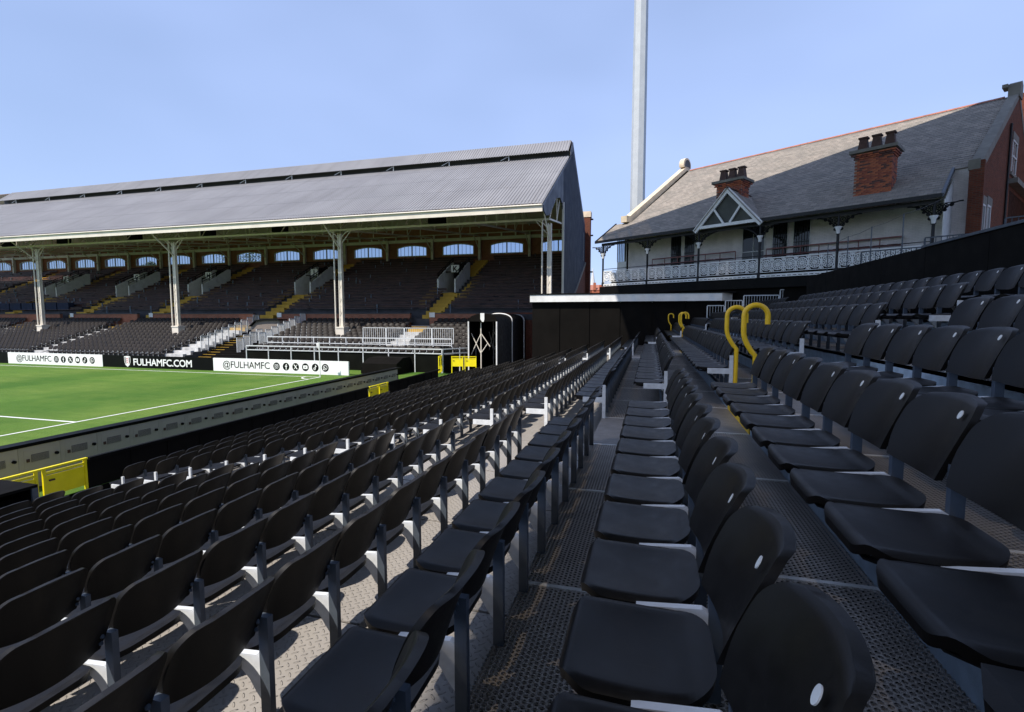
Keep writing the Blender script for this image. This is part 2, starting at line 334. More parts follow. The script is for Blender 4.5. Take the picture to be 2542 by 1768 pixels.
def shield(s): return [(cx-.30*s, cz+.36*s), (cx, cz+.40*s), (cx+.30*s, cz+.36*s), (cx+.29*s, cz-.05*s), (cx+.2*s, cz-.26*s), (cx, cz-.42*s), (cx-.2*s, cz-.26*s), (cx-.29*s, cz-.05*s)]
cr = MB().prism(shield(1), 'y', YB-.002, YB-.008).build('crest', m_['board_white'], b)
MB().prism([(cx-.25, cz+.3), (cx-.16, cz+.32), (cx-.16, cz-.22), (cx-.25, cz-.05)], 'y', YB-.009, YB-.012).build('crest_side', m_['board_black'], cr)
MB().prism([(cx+.25, cz+.3), (cx+.16, cz+.32), (cx+.16, cz-.22), (cx+.25, cz-.05)], 'y', YB-.009, YB-.012).build('crest_side', m_['board_black'], cr)
for j in range(3):
    mk = MB(); zz = cz+.2-.15*j
    mk.beam((cx-.1, YB-.011, zz-.06), (cx, YB-.011, zz+.06), .006, .045, (0, 1, 0)); mk.beam((cx, YB-.0115, zz+.06), (cx+.1, YB-.0115, zz-.06), .006, .045, (0, 1, 0))
    mk.build('crest_mark', m_['red'], cr)
for x0, x1, tx, lab in ((-50.3, -40.0, -49.35, 'white board with @FULHAMFC and social icons, left of the black board'), (-29.55, -18.72, -28.75, 'white board with @FULHAMFC and social icons, behind the corner flag')):
    b = board(x0, x1, True, lab)
    me = text_mesh('lettering', '@FULHAMFC', .66, .0, mat=m_['board_black']); bx = max(v.co.x for v in me.vertices); s_ = 3.95/bx
    for v in me.vertices: v.co.x *= s_
    put('lettering', me, b, Vector((tx, YB-.006, .25)) - ORI[b.name], (R(90), 0, 0))
    for i in range(6): icon(b, i, tx+4.5+.76*i, .45, YB-.002)
board(-75, -50.35, False, 'plain black board at the left edge of the photo'); 

# ---------------------------------------------------------------- perimeter screen backs (beige cabinets)
XL = -13.1
led = thing('perimeter_screen', (XL, 15, 0), 'long row of beige perimeter screen cabinets seen from behind beside the pitch', 'screen')
MB().box(XL-.30, -8, .0, XL-.171, 24.55, 1.04).box(XL-.171, -8, .966, XL+.02, 24.55, 1.04).build('screen_front', m_['board_black'], led)
cabm = MB().box(-.17, -.397, .02, 0, .397, .965); cabm.box(.0005, -.30, .12, .006, .30, .90); cabm = cabm.mesh('cabinet', m_['led'])
vm = MB().box(.006, -.17, -.085, .010, .17, .085); vm = vm.mesh('vent', m_['led_dark'])
sl = MB()
for i in range(8): sl.box(.010, -.168, -.078+.0205*i, .022, .168, -.071+.0205*i)
sl = sl.mesh('louvres', m_['led'])
km = MB().tube([(0, 0, 0), (.05, 0, 0)], .035, 10).mesh('knob', m_['black'], 40); lm = MB().box(.006, -.025, -.035, .03, .025, .035).mesh('latch', m_['terracotta'])
for i in range(-10, 22):
    y = 7.74+.8*i
    if y > 24.3: break
    c = put('cabinet', cabm, led, Vector((XL, y, 0))-ORI[led.name])
    v = put('vent', vm, c, (0, 0, .69)); put('louvres', sl, v, (0, 0, 0)); put('knob', km, c, (.006, .31, .70)); put('latch', lm, c, (0, -.235, .66))
# ---------------------------------------------------------------- front barrier and yellow gates
XBR = -12.0
bar = thing('front_barrier', (XBR, 12, 0), 'low black barrier of framed panels in front of the lowest seats', 'barrier')
pm = MB().box(-.02, -.47, -.9, .02, .47, .62); pm.box(-.035, -.50, -.9, .035, -.45, .64); pm = pm.mesh('barrier_panel', m_['black_panel'])
for i in range(-8, 32):
    y = 8.45+.95*i
    if 5.9 < y < 8.2 or 19.0 < y < 21.4 or y > 27.3: continue
    put('barrier_panel', pm, bar, Vector((XBR, y, 0))-ORI[bar.name])
for y0, y1 in ((-.2, 6.1), (7.98, 19.45), (21.2, 27.2)): MB().box(XBR-.05, y0, .62, XBR+.05, y1, .69).build('top_rail', m_['black'], bar)
def gate(x, y0, y1, label, z0=-.35, ztop=.70, rz=0.):
    L = y1-y0; t = thing('barrier_gate', (x, y0, z0), label, 'gate', 'yellow gates in the barriers', rz, True); h = ztop-z0
    MB().box(-.02, 0, h-.035, .05, L, h).build('top_rail', m_['gate'], t)
    for i, a in enumerate((0., L/2+.04)):
        lf = MB(); ww = L/2-.05
        lf.box(-.02, a, .0, .03, a+.05, h-.036); lf.box(-.02, a+ww-.05, .0, .03, a+ww, h-.036); lf.box(-.015, a+.051, h-.15, .025, a+ww-.051, h-.10); lf.box(-.01, a+.051, h*.42, .015, a+ww-.051, h-.18)
        e = lf.build('gate_leaf', m_['gate'], t)
        MB().box(.016, a+.10, h-.30, .045, a+.2, h-.27).build('latch', m_['terracotta'], e)
        MB().box(.016, a+ww-.28, h-.16, .02, a+ww-.09, h-.11).build('notice', m_['slat'], e)
    return t
gate(XBR, 6.18, 7.94, 'yellow barrier gate at the foot of the near aisle, bottom left of the pitch')
gate(XBR, 19.5, 21.15, 'yellow barrier gate halfway along the front barrier, beyond the seats')
gate(-12.45, 30.15, 31.8, 'bright yellow gate with open lower panels in front of the tunnel', 0.08, 1.22, R(-80))
gate(-13.25, 29.9, 30.7, 'dull yellow gate in shade left of the tunnel gate', 0.12, 1.22, R(8))

# ---------------------------------------------------------------- terracing of the stand we sit in
LOW = {-8: 1.16, -9: .96, -10: .75, -11: .58, -12: .40, -13: .26}
def pz(k): return 2.98+.262*k if k >= 0 else LOW.get(k, 2.98+.2325*k)
def px(k): return .24+.92*k
def fz(k): return pz(k-1)-.52          # floor in front of row k
SEAMS = [-4.0+1.7*i for i in range(20)]
ter = bpy.data.objects.new('terracing', None); col.objects.link(ter); tag(ter, kind='structure')
pcache = {}
def panel_mesh(kind, w, L):
    key = (kind, round(w, 3), round(L, 3))
    if key not in pcache: pcache[key] = MB().box(-w/2, 0, -.012, w/2, L, 0).mesh('floor_panel', m_[kind])
    return pcache[key]
for k in range(-12, 7):
    xa, xb = px(k-1)-.03, px(k)-.034; z = fz(k); kind = 'perf' if k >= 0 else 'diamond'
    if k < -7:
        put('floor_panel', panel_mesh(kind, xb-xa, 33.), ter, ((xa+xb)/2, -4., z))
    else:
        for a, b in zip(SEAMS, SEAMS[1:]):
            if a > 28.4: break
            ais = abs(a-6.2) < .3 or abs(a-19.8) < .3
            put('floor_panel', panel_mesh('aisle' if (ais and k >= 0) else kind, xb-xa, b-a-.022), ter, ((xa+xb)/2, a+.011, z))
            put('joint_strip', panel_mesh('seam', xb-xa, .032), ter, ((xa+xb)/2, a-.016, z+.002)) if (k >= 0) else None
    # riser behind this floor and nosing on top of it
    zt = fz(k+1)
    rs = MB(); rs.box(xb, -4, z-.05, xb+.004, 29, zt-.012); rs.box(xb-.0, -4, zt-.06, xb+.006, 29, zt-.013); rs.build('riser', m_['riser'], ter)
    for ya, yb in ((6.18, 7.86), (19.2, 20.85)):
        if k != 1: continue
        MB().box(xb-.012, ya, z+.002, xb+.05, yb, zt+.004).build('yellow_nosing', m_['yellow'], ter)
us = MB(); us.prism([(px(-13)-.05, -.9), (px(6), -.9), (px(6), fz(6)-.4), (px(0), fz(0)-.45), (px(-8), fz(-8)-.3), (px(-13)-.05, -.3)], 'y', -4, 29); us.build('substructure', m_['under'], ter)

# ---------------------------------------------------------------- seats
def back_mb(nu=20, nv=10):
    zt, zb, hw = .755, .445, .236; vs = []; fr = []; bk = []
    ts = [0, .02, .06, .12, .2, .32, .45, .57, .67, .74, .80, .85, .89, .925, .955, .975, .99, .997, 1.0] if nv >= 10 else [0, .15, .5, .8, .94, 1.0]
    ups = [-1+2*i/nu for i in range(nu+1)]
    def hwz(z):
        r = .10
        if z > zt-r: return hw-r+math.sqrt(max(0, r*r-(z-(zt-r))**2))*1.0
        return hw-.028*max(0, (zb+.14-z)/.14)**1.5
    F = []; B = []
    for t in ts:
        z0 = zb+(zt-zb)*t; h = hwz(z0)
        for s_ in ups:
            y = s_*h; z = z0 - (.02*(1-s_*s_)*(1-t)) + .012*(1-s_*s_)*t
            x = -.012+.105*t+.03*t*t - .050*(y/hw)**2 + (.02 if t > .95 else 0)*(t-.95)*10
            lip = .010 if (abs(s_) > .9 or t > .96) else 0
            F.append((x-.004, y, z)); B.append((x+.014+lip, y, z))
    m = nu+1; nt = len(ts); mb = MB(); vs = F+B; N = len(F); fs = []
    for i in range(nt-1):
        for j in range(nu):
            a = i*m+j; fs.append((a, a+m, a+m+1, a+1)); fs.append((N+a, N+a+1, N+a+m+1, N+a+m))
    for j in range(nu): fs.append((j, j+1, N+j+1, N+j)); a = (nt-1)*m+j; fs.append((a+1, a, N+a, N+a+1))
    for i in range(nt-1): a = i*m; fs.append((a+m, a, N+a, N+a+m)); a = i*m+nu; fs.append((a, a+m, N+a+m, N+a))
    mb.add(vs, fs)
    return mb
def pan_mb(nu=22, nv=10):
    # x from front to back, rounded front corners, rolled edge
    x0, x1, hw = -.485, -.035, .236; mb = MB(); top = []; bot = []
    ts = [0, .004, .012, .025, .045, .07, .10, .14, .19, .25, .35, .5, .62, .68, .73, .78, .82, .86, .90, .93, .96, .98, .992, 1.0] if nv >= 10 else [0, .08, .3, .7, 1.0]
    for t in ts:
        x = x0+(x1-x0)*t; r = .11; h = hw
        if t*(x1-x0) < r: h = hw-r+math.sqrt(max(0, r*r-(r-t*(x1-x0))**2))
        pass
        rr = .15; e_ = (1-t)*(x1-x0)
        if e_ < rr: h = min(h, hw-rr+math.sqrt(max(0, rr*rr-(rr-e_)**2)))
        for i in range(nu+1):
            s_ = -1+2*i/nu; y = h*s_; e = max(abs(y)/hw, 0)
            z = .345-.012*t - .020*(1-e*e)*math.sin(math.pi*min(1, t*1.1)) - .022*max(0, (e-.86)/.14)**2 - .030*max(0, (.06-t)/.06)**1.5 + .02*max(0, (t-.85)/.15)
            top.append((x, y, z)); bot.append((x+.004*(1-2*t), y*.985, z-.034 - .0*t))
    m = nu+1; N = len(top); nt = len(ts); fs = []
    for i in range(nt-1):
        for j in range(nu):
            a = i*m+j; fs.append((a, a+1, a+m+1, a+m)); fs.append((N+a, N+a+m, N+a+m+1, N+a+1))
    for j in range(nu): fs.append((j+1, j, N+j, N+j+1)); a = (nt-1)*m+j; fs.append((a, a+1, N+a+1, N+a))
    for i in range(nt-1): a = i*m; fs.append((a, a+m, N+a+m, N+a)); a = i*m+nu; fs.append((a+m, a, N+a, N+a+m))
    return mb.add(top+bot, fs)
def brk_mb(y=0.):
    P = [(-.022, .13), (-.022, .325), (-.045, .338), (-.27, .318), (-.27, .298), (-.19, .286), (-.13, .262), (-.085, .22), (-.05, .165)]
    return MB().prism(P, 'y', y-.014, y+.014)
seat_back = back_mb().mesh('backrest', m_['seat'], 40); seat_pan = pan_mb().mesh('seat_pan', m_['seat'], 40)
post_m = MB().box(-.025, -.016, 0, .025, .016, .52).mesh('post', m_['post'])
brk_m = brk_mb().mesh('bracket', m_['galv'])
endp_m = MB().box(-.026, -.018, 0, .024, .018, .52).mesh('end_post', m_['galv'])  # pale where inner posts are dark: sun on the end posts painted in
endb_m = MB().box(-.33, -.016, .245, -.0262, .016, .325).mesh('end_bracket', m_['galv'])
disc_m = MB().prism(arc(0, 0, .019, 0, 342, 19), 'x', -.003, 0).mesh('number_disc', m_['white'])
bar_m = MB().tube([(-.10, -.18, .285), (-.36, -.2, .275), (-.44, -.14, .28), (-.44, .14, .28), (-.36, .2, .275), (-.10, .18, .285)], .011, 6).mesh('seat_frame', m_['iron'], 50)
bolt_m = MB().prism(arc(0, 0, .0105, 0, 315, 7), 'x', 0, .007).mesh('bolt', m_['post'])
def seat_parts_low(first):
    mb = MB(); mb.merge(back_mb(8, 5)); mb.merge(pan_mb(6, 5)); return mb
P_ = 0.49
seats = []
for k in range(-12, 6):
    o = .255 if k < 0 else .33
    for i in range(-5, 12): seats.append((k, o+P_*(i+.5), 0, 11-i, i == -5))          # near block: counted back from the aisle
    o2 = 7.83 if k < 0 else 7.95
    for i in range(23): seats.append((k, o2+P_*(i+.5), 1, i, i == 0))
    o3 = 20.8 if k < 0 else 20.9
    for i in range(15): seats.append((k, o3+P_*(i+.5), 2, i, i == 0))
yaw, pit = R(15.501), R(4.565)
Rt = Vector((math.cos(yaw), math.sin(yaw), 0)); Fh = Vector((-math.sin(yaw), math.cos(yaw), 0)); Fv = Fh*math.cos(pit)-Vector((0, 0, 1))*math.sin(pit); Uv = Fh*math.sin(pit)+Vector((0, 0, 1))*math.cos(pit)
def pr(p):
    q = Vector(p)-Vector((0, 0, 3.82)); z = q.dot(Fv)
    if z < .25: return None
    return (1271+1240*q.dot(Rt)/z, 884-1240*q.dot(Uv)/z, z)
sc_ = []
for s_ in seats:
    p = pr((px(s_[0])-.1, s_[1], pz(s_[0])))
    d = (Vector((px(s_[0]), s_[1], pz(s_[0])))-Vector((0, 0, 3.82))).length
    ok = p and -170 < p[0] < 2700 and p[1] < 2050
    sc_.append((0 if ok else 1, d, s_))
sc_.sort(key=lambda a: (a[0], a[1]))
ind = [a[2] for a in sc_[:300]]; rest = [a[2] for a in sc_[300:]]
ORD = ['zeroth','first','second','third','fourth','fifth','sixth','seventh','eighth','ninth','tenth','eleventh','twelfth','thirteenth','fourteenth','fifteenth','sixteenth','seventeenth','eighteenth','nineteenth','twentieth','twenty-first','twenty-second','twenty-third','twenty-fourth']
for k, y, blk, i, fst in ind:
    lab = 'black plastic seat in the %s row from the pitch, %s %s aisle' % (ORD[k+13], ORD[i+1], ('before the first', 'beyond the first', 'beyond the second')[blk])
    t = thing('stadium_seat', (px(k), y, pz(k)-.52), lab, 'seat', 'black seats in the stand we sit in', 0, True)
    jit = random.uniform(-.012, .012)
    put('backrest', seat_back, t, (0, 0, 0), (0, jit, 0)); put('seat_pan', seat_pan, t, (0, 0, 0), (0, random.uniform(-.01, .01), 0))
    put('post', post_m, t, (0, .245, 0)); put('bracket', brk_m, t, (0, .245, 0)); put('seat_frame', bar_m, t, (0, 0, 0))
    if k >= 0: put('number_disc', disc_m, t, (.0545, -.13, .70), (0, R(24), R(-11)))
    if k < 0:
        for xx, zz in ((-.017, .475), (-.006, .512)): put('bolt', bolt_m, t, (xx, .205, zz), (0, R(-18), R(20)))
    if fst: put('end_post', endp_m, t, (0, -.245, 0)); put('end_bracket', endb_m, t, (0, -.245, 0))
    elif blk == 0 and i == 11 - (-5): pass
def low_seat():
    a = MB(); a.merge(back_mb(8, 5)); a.merge(pan_mb(6, 5)); return a
ls = low_seat(); A_, B_, C_ = MB(), MB(), MB()
for k, y, blk, i, fst in rest:
    T = Matrix.Translation((px(k), y, pz(k)-.52)); A_.merge(ls, T)
    B_.merge(MB().box(-.025, .229, 0, .025, .261, .52), T); C_.merge(brk_mb(.245), T)
    if fst: C_.merge(MB().box(-.33, -.261, .245, .024, -.229, .325).box(-.026, -.263, 0, .024, -.227, .52), T)  # end posts join the pale brackets, sunlight put into their colour
far = A_.build('distant_seats', m_['seat'], None, 40); tag(far, 'mass of black seats further along and lower down the near stand', 'seats', kind='stuff')
B_.build('seat_posts', m_['post'], far); C_.build('seat_brackets', m_['galv'], far)
for o in far.children: o['kind'] = 'stuff'
# yellow hooked handrails in the aisles
def hook(x, y, z0, label):
    t = thing('handrail', (x, y, z0), label, 'handrail', 'yellow hooked handrails in the aisles', 0, True); H = 3.90-3.0
    pts = [(0, 0, 0), (0, 0, .62)] + [(-.01-.13*math.sin(a/6*math.pi/2), 0, .62+.3*a/6) for a in range(1, 7)]
    pts += [(-.14, 0, 1.02)] + [(-.14+.13-.13*math.cos(math.pi*a/12), 0, 1.10+.13*math.sin(math.pi*a/12)) for a in range(0, 13)] + [(.12, 0, 1.0)]
    MB().tube(pts, .031, 12).build('rail', m_['yellow'], t, 50)
    MB().lathe([(.06, 0), (.06, .012), (.03, .016), (.03, .03)], 14).build('base_plate', m_['yellow'], t, 40)
    return t
hook(1.22, 6.55, fz(2), 'yellow hooked handrail, nearer and taller of the pair in the first aisle')
hook(1.22, 7.95, fz(2), 'yellow hooked handrail, further of the pair in the first aisle')
hook(1.22, 19.55, fz(2), 'small yellow hooked handrail, right one of the three before the black wall')
hook(1.22, 20.95, fz(2), 'small yellow hooked handrail, middle one of the three before the black wall')
hook(1.05, 28.2, fz(2), 'small yellow hooked handrail, leftmost and furthest before the black wall')
# black wall behind the top rows
bw = thing('back_wall', (5.5, 10, 3.4), 'tall black screen wall behind the top rows of seats', 'wall')
for i in range(12): MB().box(5.45, -4+2.05*i, 3.0, 5.53, -4+2.05*i+2.04, 5.24).build('wall_panel', m_['black_panel'], bw)
MB().box(5.42, -4, 5.241, 5.56, 12.5, 5.29).build('coping_rail', m_['post'], bw)
# equipment box in front rows
eb = thing('equipment_box', (-10.6, 5.6, .2), 'dark grey open-ended box standing below the near aisle, left edge', 'box')
x0, x1, y0, y1, z0, z1 = -11.3, -10.3, 4.9, 6.02, -.1, .88
MB().box(x0, y0, z1-.05, x1, y1, z1).build('lid', m_['black_panel'], eb)
MB().box(x0, y0, z0, x0+.04, y1, z1-.051).box(x0+.041, y1-.04, z0, x1-.041, y1, z1-.051).box(x0+.041, y0, z0, x1-.041, y0+.04, z1-.051).build('side', m_['black_panel'], eb)
MB().box(x1-.04, y0, z0, x1, y0+.09, z1-.051).box(x1-.04, y1-.09, z0, x1, y1, z1-.051).box(x1-.039, y0+.091, z0, x1-.001, y1-.091, z0+.1).build('front_frame', m_['post'], eb)
# stepped white railings at the far end of the stand
def picket(t, p, q, z0, z1, step=.12, mat='galv', r=.014):
    p = Vector(p); q = Vector(q); L = (q-p).length; n = max(2, int(L/step))
    e = MB(); e.beam((*p, z1), (*q, z1), .045, .045); e.beam((*p, z0+.1), (*q, z0+.1), .04, .04)
    e.beam((*p, z0), (*p, z1-.023), .05, .05); e.beam((*q, z0), (*q, z1-.023), .05, .05)
    e = e.build('rail_frame', m_[mat], t)
    b = MB()
    for i in range(1, n): c = p+(q-p)*i/n; b.box(c.x-r/2, c.y-r/2, z0+.1201, c.x+r/2, c.y+r/2, z1-.0226)
    b.build('balusters', m_[mat], e)
fr = thing('stepped_railing', (4.5, 28.7, 3.3), 'grey picket railing stepping up behind the far end of the seats', 'railing')
for (xa, xb, zt) in ((2.9, 3.74, 4.38), (3.8, 4.63, 4.64), (4.69, 6.35, 4.9), (6.41, 7.4, 5.18)): picket(fr, (xa, 28.75), (xb, 28.75), zt-1.05, zt)
for (xa, xb, z) in ((2.9, 4.66, 3.4), (4.66, 6.38, 3.95), (6.38, 7.5, 4.2)): MB().box(xa, 28.5, -.9, xb, 29.2, z-.1).build('plinth', m_['black_panel'], fr)
wr_ = thing('walkway_railing', (6.6, 14, 4.6), 'grey railing on the raised walkway between black wall and cottage', 'railing')
for (a, b, zz) in (((8.6, 24.8), (10.3, 23.7), 6.55), ((10.36, 23.66), (12.2, 22.5), 6.9), ((12.26, 22.46), (15.5, 20.4), 7.35), ((15.56, 20.36), (19, 18.2), 7.8)): picket(wr_, a, b, zz-1.2, zz, .16, 'post', .02)
MB().prism([(8.2, 25.4), (19.2, 18.4), (19.9, 19.5), (8.9, 26.5)], 'z', -.9, 5.4).build('walkway_deck', m_['dark_concrete'], wr_)
for y, w in ((18.95, 'leftmost'), (17.2, 'second from left'), (15.55, 'third from left'), (13.8, 'rightmost')):
    t = thing('wire_pole', (5.6, y, 5.1), 'thin grey pole with a wire above the black wall, %s of four' % w, 'pole', 'thin poles above the black wall'); MB().tube([(5.6, y, 3.4), (5.6, y, 6.19)], .014, 6).build('shaft', m_['post'], t)
    MB().tube([(5.6, y, 6.17), (5.6, y-.85, 6.14), (5.6, y-1.7, 6.17)], .006, 4).build('wire', m_['iron'], t)
# ---------------------------------------------------------------- the roof over this stand (above the frame; it shades the seats)
pr_ = thing('stand_roof', (4, 0, 0), 'roof over the near stand, above the picture', 'roof')
XE, ZE, YE = -7.75, 23.45, 26.8
def rz_(x): return ZE+.1*(x-XE)
def slab(x0, x1, d=0.): return [(x0, rz_(x0)+d), (x1, rz_(x1)+d), (x1, rz_(x1)+.05+d), (x0, rz_(x0)+.05+d)]
MB().prism(slab(XE, -1.2), 'y', -45, 19.5).build('translucent_sheet', m_['translucent'], pr_)
MB().prism(slab(XE, -4.6), 'y', 19.501, YE).build('translucent_sheet', m_['translucent'], pr_)
MB().prism(slab(-4.599, -1.2), 'y', 19.501, YE).build('roof_sheet', m_['roof_metal'], pr_)
MB().prism(slab(-1.199, 16), 'y', -45, YE).build('roof_sheet', m_['roof_metal'], pr_)
for x in (XE+.02, -6.9, -6.0, -4.6, -2.9, -1.3): MB().beam((x, -45, rz_(x)-.12), (x, YE, rz_(x)-.12), .16, .22).build('purlin', m_['galv'], pr_)
for i in range(8): y = -43+9.9*i; MB().beam((XE, y, rz_(XE)-.4), (16, y, rz_(16)-.4), .25, .35).build('rafter', m_['galv'], pr_)
for i in range(5): MB().beam((15.6, -43+16*i, -.9), (15.6, -43+16*i, rz_(15.6)-.4), .5, .5).build('roof_column', m_['galv'], pr_)
# ---------------------------------------------------------------- the old grandstand along the touch line
XR, XW = -7.08, -104.0          # right gable, left end (out of frame)
gs = thing('grandstand', (-40, 45, 0), 'long old grandstand with grey corrugated roof, white columns and brick rear wall', 'grandstand')
def corrugated(x0, x1, ya, za, yb, zb, pitch=.24, h=.045):
    mb = MB(); n = int(abs(x1-x0)/pitch); d = (x1-x0)/n; prof = []
    L = math.hypot(yb-ya, zb-za); ny, nz = -(zb-za)/L*h, (yb-ya)/L*h
    for i in range(n):
        x = x0+d*i; prof += [(x, 0), (x+d*.22, 0), (x+d*.36, 1), (x+d*.86, 1)]
    prof.append((x1, 0)); vs = []
    for x, u in prof: vs += [(x, ya+ny*u, za+nz*u), (x, yb+ny*u, zb+nz*u)]
    return mb.add(vs, [(2*i, 2*i+2, 2*i+3, 2*i+1) for i in range(len(prof)-1)])
EA, MT, UB, RD, RB = (33.0, 11.25), (44.15, 17.62), (43.75, 17.95), (45.4, 19.35), (54.6, 13.1)
corrugated(XR, XW, *EA, *MT).build('roof_sheet', m_['roof_metal'], gs)
corrugated(XR-.05, -78.2, *UB, *RD).build('upper_roof_sheet', m_['roof_metal'], gs)
MB().add([(XR, 45.38, 19.3), (XW, 45.38, 19.3), (XW, *RB), (XR, *RB)], [(0, 1, 2, 3)]).add([(XR, 45.38, 19.22), (XW, 45.38, 19.22), (XW, RB[0], RB[1]-.08), (XR, RB[0], RB[1]-.08)], [(3, 2, 1, 0)]).build('rear_roof_slope', m_['pale_lining'], gs)  # pale underside colour stands in for light under the roof
cb = MB(); cb.add([(XR-.05, 33.1, 11.12), (XW, 33.1, 11.12), (XW, 44.1, 17.4), (XR-.05, 44.1, 17.4), (XR-.05, 33.1, 11.15), (XW, 33.1, 11.15), (XW, 44.1, 17.43), (XR-.05, 44.1, 17.43)], [(3, 2, 1, 0), (4, 5, 6, 7)]); cb.build('added_pale_lining', m_['pale_lining'], gs)  # sheets added below the roof to brighten its underside
MB().box(-78.2, 44.45, 17.4, XR-.1, 44.5, 18.4).build('clerestory_back', m_['roof_dark'], gs)
for i in range(13):
    x = -12.78-5.7*i+.3
    if x < -78: break
    s_ = MB(); s_.beam((x, 43.95, 17.6), (x, 43.95, 18.0), .06, .06); s_.beam((x-.05, 43.95, 17.95), (x-.75, 43.95, 17.66), .04, .04); s_.build('clerestory_strut', m_['galv'], gs)
MB().box(XW, 32.93, 10.72, XR+.02, 33.02, 11.17).build('fascia', m_['cream'], gs)
MB().tube([(XW, 32.88, 11.14), (XR, 32.88, 11.14)], .06, 8).build('gutter', m_['cream'], gs, 50)
# right gable cladding, with the arched front corner
gy = [(33.0, 11.15), (33.05, 10.8), (33.9, 10.62), (34.9, 10.85), (36.2, 11.6), (37.6, 12.6), (39.2, 13.0), (40.2, 12.7), (40.5, 12.0), (40.5, 3.0), (47.5, 6.15), (54.3, 9.45), (54.3, 13.45), (45.45, 19.2), (44.3, 18.0), (44.15, 17.5)]
def tri_fan(mb, poly, x):      # non-convex safe: left to from_pydata ngon
    mb.add([(x, *p) for p in poly], [tuple(range(len(poly)))])
gb = MB().prism(gy, 'x', XR+.02, XR+.10); gb.build('gable_cladding', m_['navy'], gs)
for i in range(44):
    y = 40.7+.31*i
    if y > 54.2: break
    zt = min(19.0, 18.9-(y-45.4)*.66) if y > 45.4 else 11.5+.573*(y-33)
    zb = max(3.2, 3.0+(y-40.5)*.455) if y < 47.5 else 6.15+(y-47.5)*.485
    MB().box(XR+.1001, y, zb+.05, XR+.125, y+.12, zt-.25).build('cladding_rib', m_['navy'], gs)
MB().prism([(40.4, -.5), (54.6, -.5), (54.6, 9.3), (47.5, 6.0), (40.4, 2.9)], 'x', XR+.0, XR+.16).build('end_wall', m_['brick'], gs)
MB().prism([(40.3, 2.95), (47.5, 6.12), (54.6, 9.42), (54.6, 9.6), (47.5, 6.3), (40.3, 3.13)], 'x', XR-.1, XR+.22).build('end_coping', m_['grey_stone'], gs)
MB().box(XR+.05, 40.35, 3.1, XR+.2, 40.55, 12.9).build('gable_edge_post', m_['cream'], gs)
# lattice columns
for ci, x in enumerate((XR, -24.2, -41.2, -58.35, -75.5)):
    y = 35.56; c = MB(); w = .13
    for a in (-1, 1):
        for b in (-1, 1): c.beam((x+a*w, y+b*w*.8, 2.7), (x+a*w*.82, y+b*w*.7, 10.4), .075, .075)
    c = c.build('column', m_['cream'], gs)
    lz = MB(); n = 14
    for j in range(n):
        za, zb = 2.75+7.5*j/n, 2.75+7.5*(j+1)/n; sgn = 1 if j % 2 else -1
        lz.beam((x+sgn*w, y-w*.84, za), (x-sgn*w, y-w*.84, zb), .05, .02, (0, 1, 0)); lz.beam((x+w*.98, y+sgn*w*.75, za), (x+w*.98, y-sgn*w*.75, zb), .02, .05)
    lz.box(x-.10, y-.09, 2.95, x+.10, y+.07, 10.3); lz.build('lacing', m_['cream'], c)
    pl = MB().box(x-.36, y-.34, .5, x+.36, y+.34, 2.83).box(x-.40, y-.38, 2.831, x+.40, y+.38, 2.95); pl.build('plinth', m_['cream'], c)
    MB().tube([(x-.52, y-.1, .8), (x-.52, y-.1, 10.6)], .06, 8).build('downpipe', m_['cream'], c, 50)
    for sgn in ((-1, 1) if ci else (-1,)):
        a = [(x+sgn*(.1+1.5*(1-math.cos(R(9*i)))), y-.05, 9.75+1.0*math.sin(R(9*i))) for i in range(11)]
        MB().tube(a, .04, 6).build('curved_brace', m_['cream'], c, 50)
        MB().beam((x+sgn*.1, y, 9.6), (x+sgn*1.1, y, 10.7), .05, .05).build('brace', m_['cream'], c)
    MB().beam((x, y-.1, 9.2), (x, 33.4, 10.9), .07, .09).build('brace', m_['cream'], c)
MB().box(XW, 35.48, 10.62, XR, 35.62, 10.76).build('valance_beam', m_['cream'], gs)
# trusses
for i in range(17):
    x = XR-5.7*i-.02
    t = MB(); t.beam((x, 33.3, 11.2), (x, 44.1, 17.3), .12, .16); t.beam((x, 44.1, 17.3), (x, 53.2, 13.6), .12, .16)
    t.beam((x, 35.6, 10.7), (x, 53.2, 12.7), .10, .12)
    for y, z in ((38.4, 14.0), (41.2, 15.6), (44.1, 17.3), (47.2, 16.0), (50.2, 14.8)): zb = 10.7+(y-35.6)*2/17.6; t.beam((x, y, zb), (x, y, z), .07, .07)
    ys = [35.6, 38.4, 41.2, 44.1, 47.2, 50.2]
    for a, b in zip(ys, ys[1:]):
        zt = {38.4: 14.0, 41.2: 15.6, 44.1: 17.3, 47.2: 16.0, 50.2: 14.8}; t.beam((x, a, 10.7+(a-35.6)*2/17.6), (x, b, zt[b]-.1), .06, .06)
    t = t.build('truss', m_['cream'], gs)
    w = MB().box(x-.13, 53.1, 9.6, x+.13, 53.42, 12.5); w.beam((x, 53.1, 11.2), (x, 51.3, 12.4), .08, .1); w.build('wall_post', m_['cream'], t)
for y, z in ((38.4, 14.15), (41.2, 15.7), (47.2, 16.2), (50.2, 14.9)): MB().beam((XW, y, z), (XR, y, z), .08, .14).build('roof_purlin', m_['cream'], gs)
MB().box(XW, 53.25, 12.25, XR, 53.45, 12.58).build('wall_beam', m_['cream'], gs)
dd = MB()
for i in range(60): x = XR-.9-1.6*i; dd.box(x-.06, 53.2, 12.58, x+.06, 53.4, 12.95)
dd.build('wall_beam_blocks', m_['cream'], gs)
MB().box(XW, 53.22, 12.95, XR, 53.45, 13.03).build('wall_plate', m_['cream'], gs)
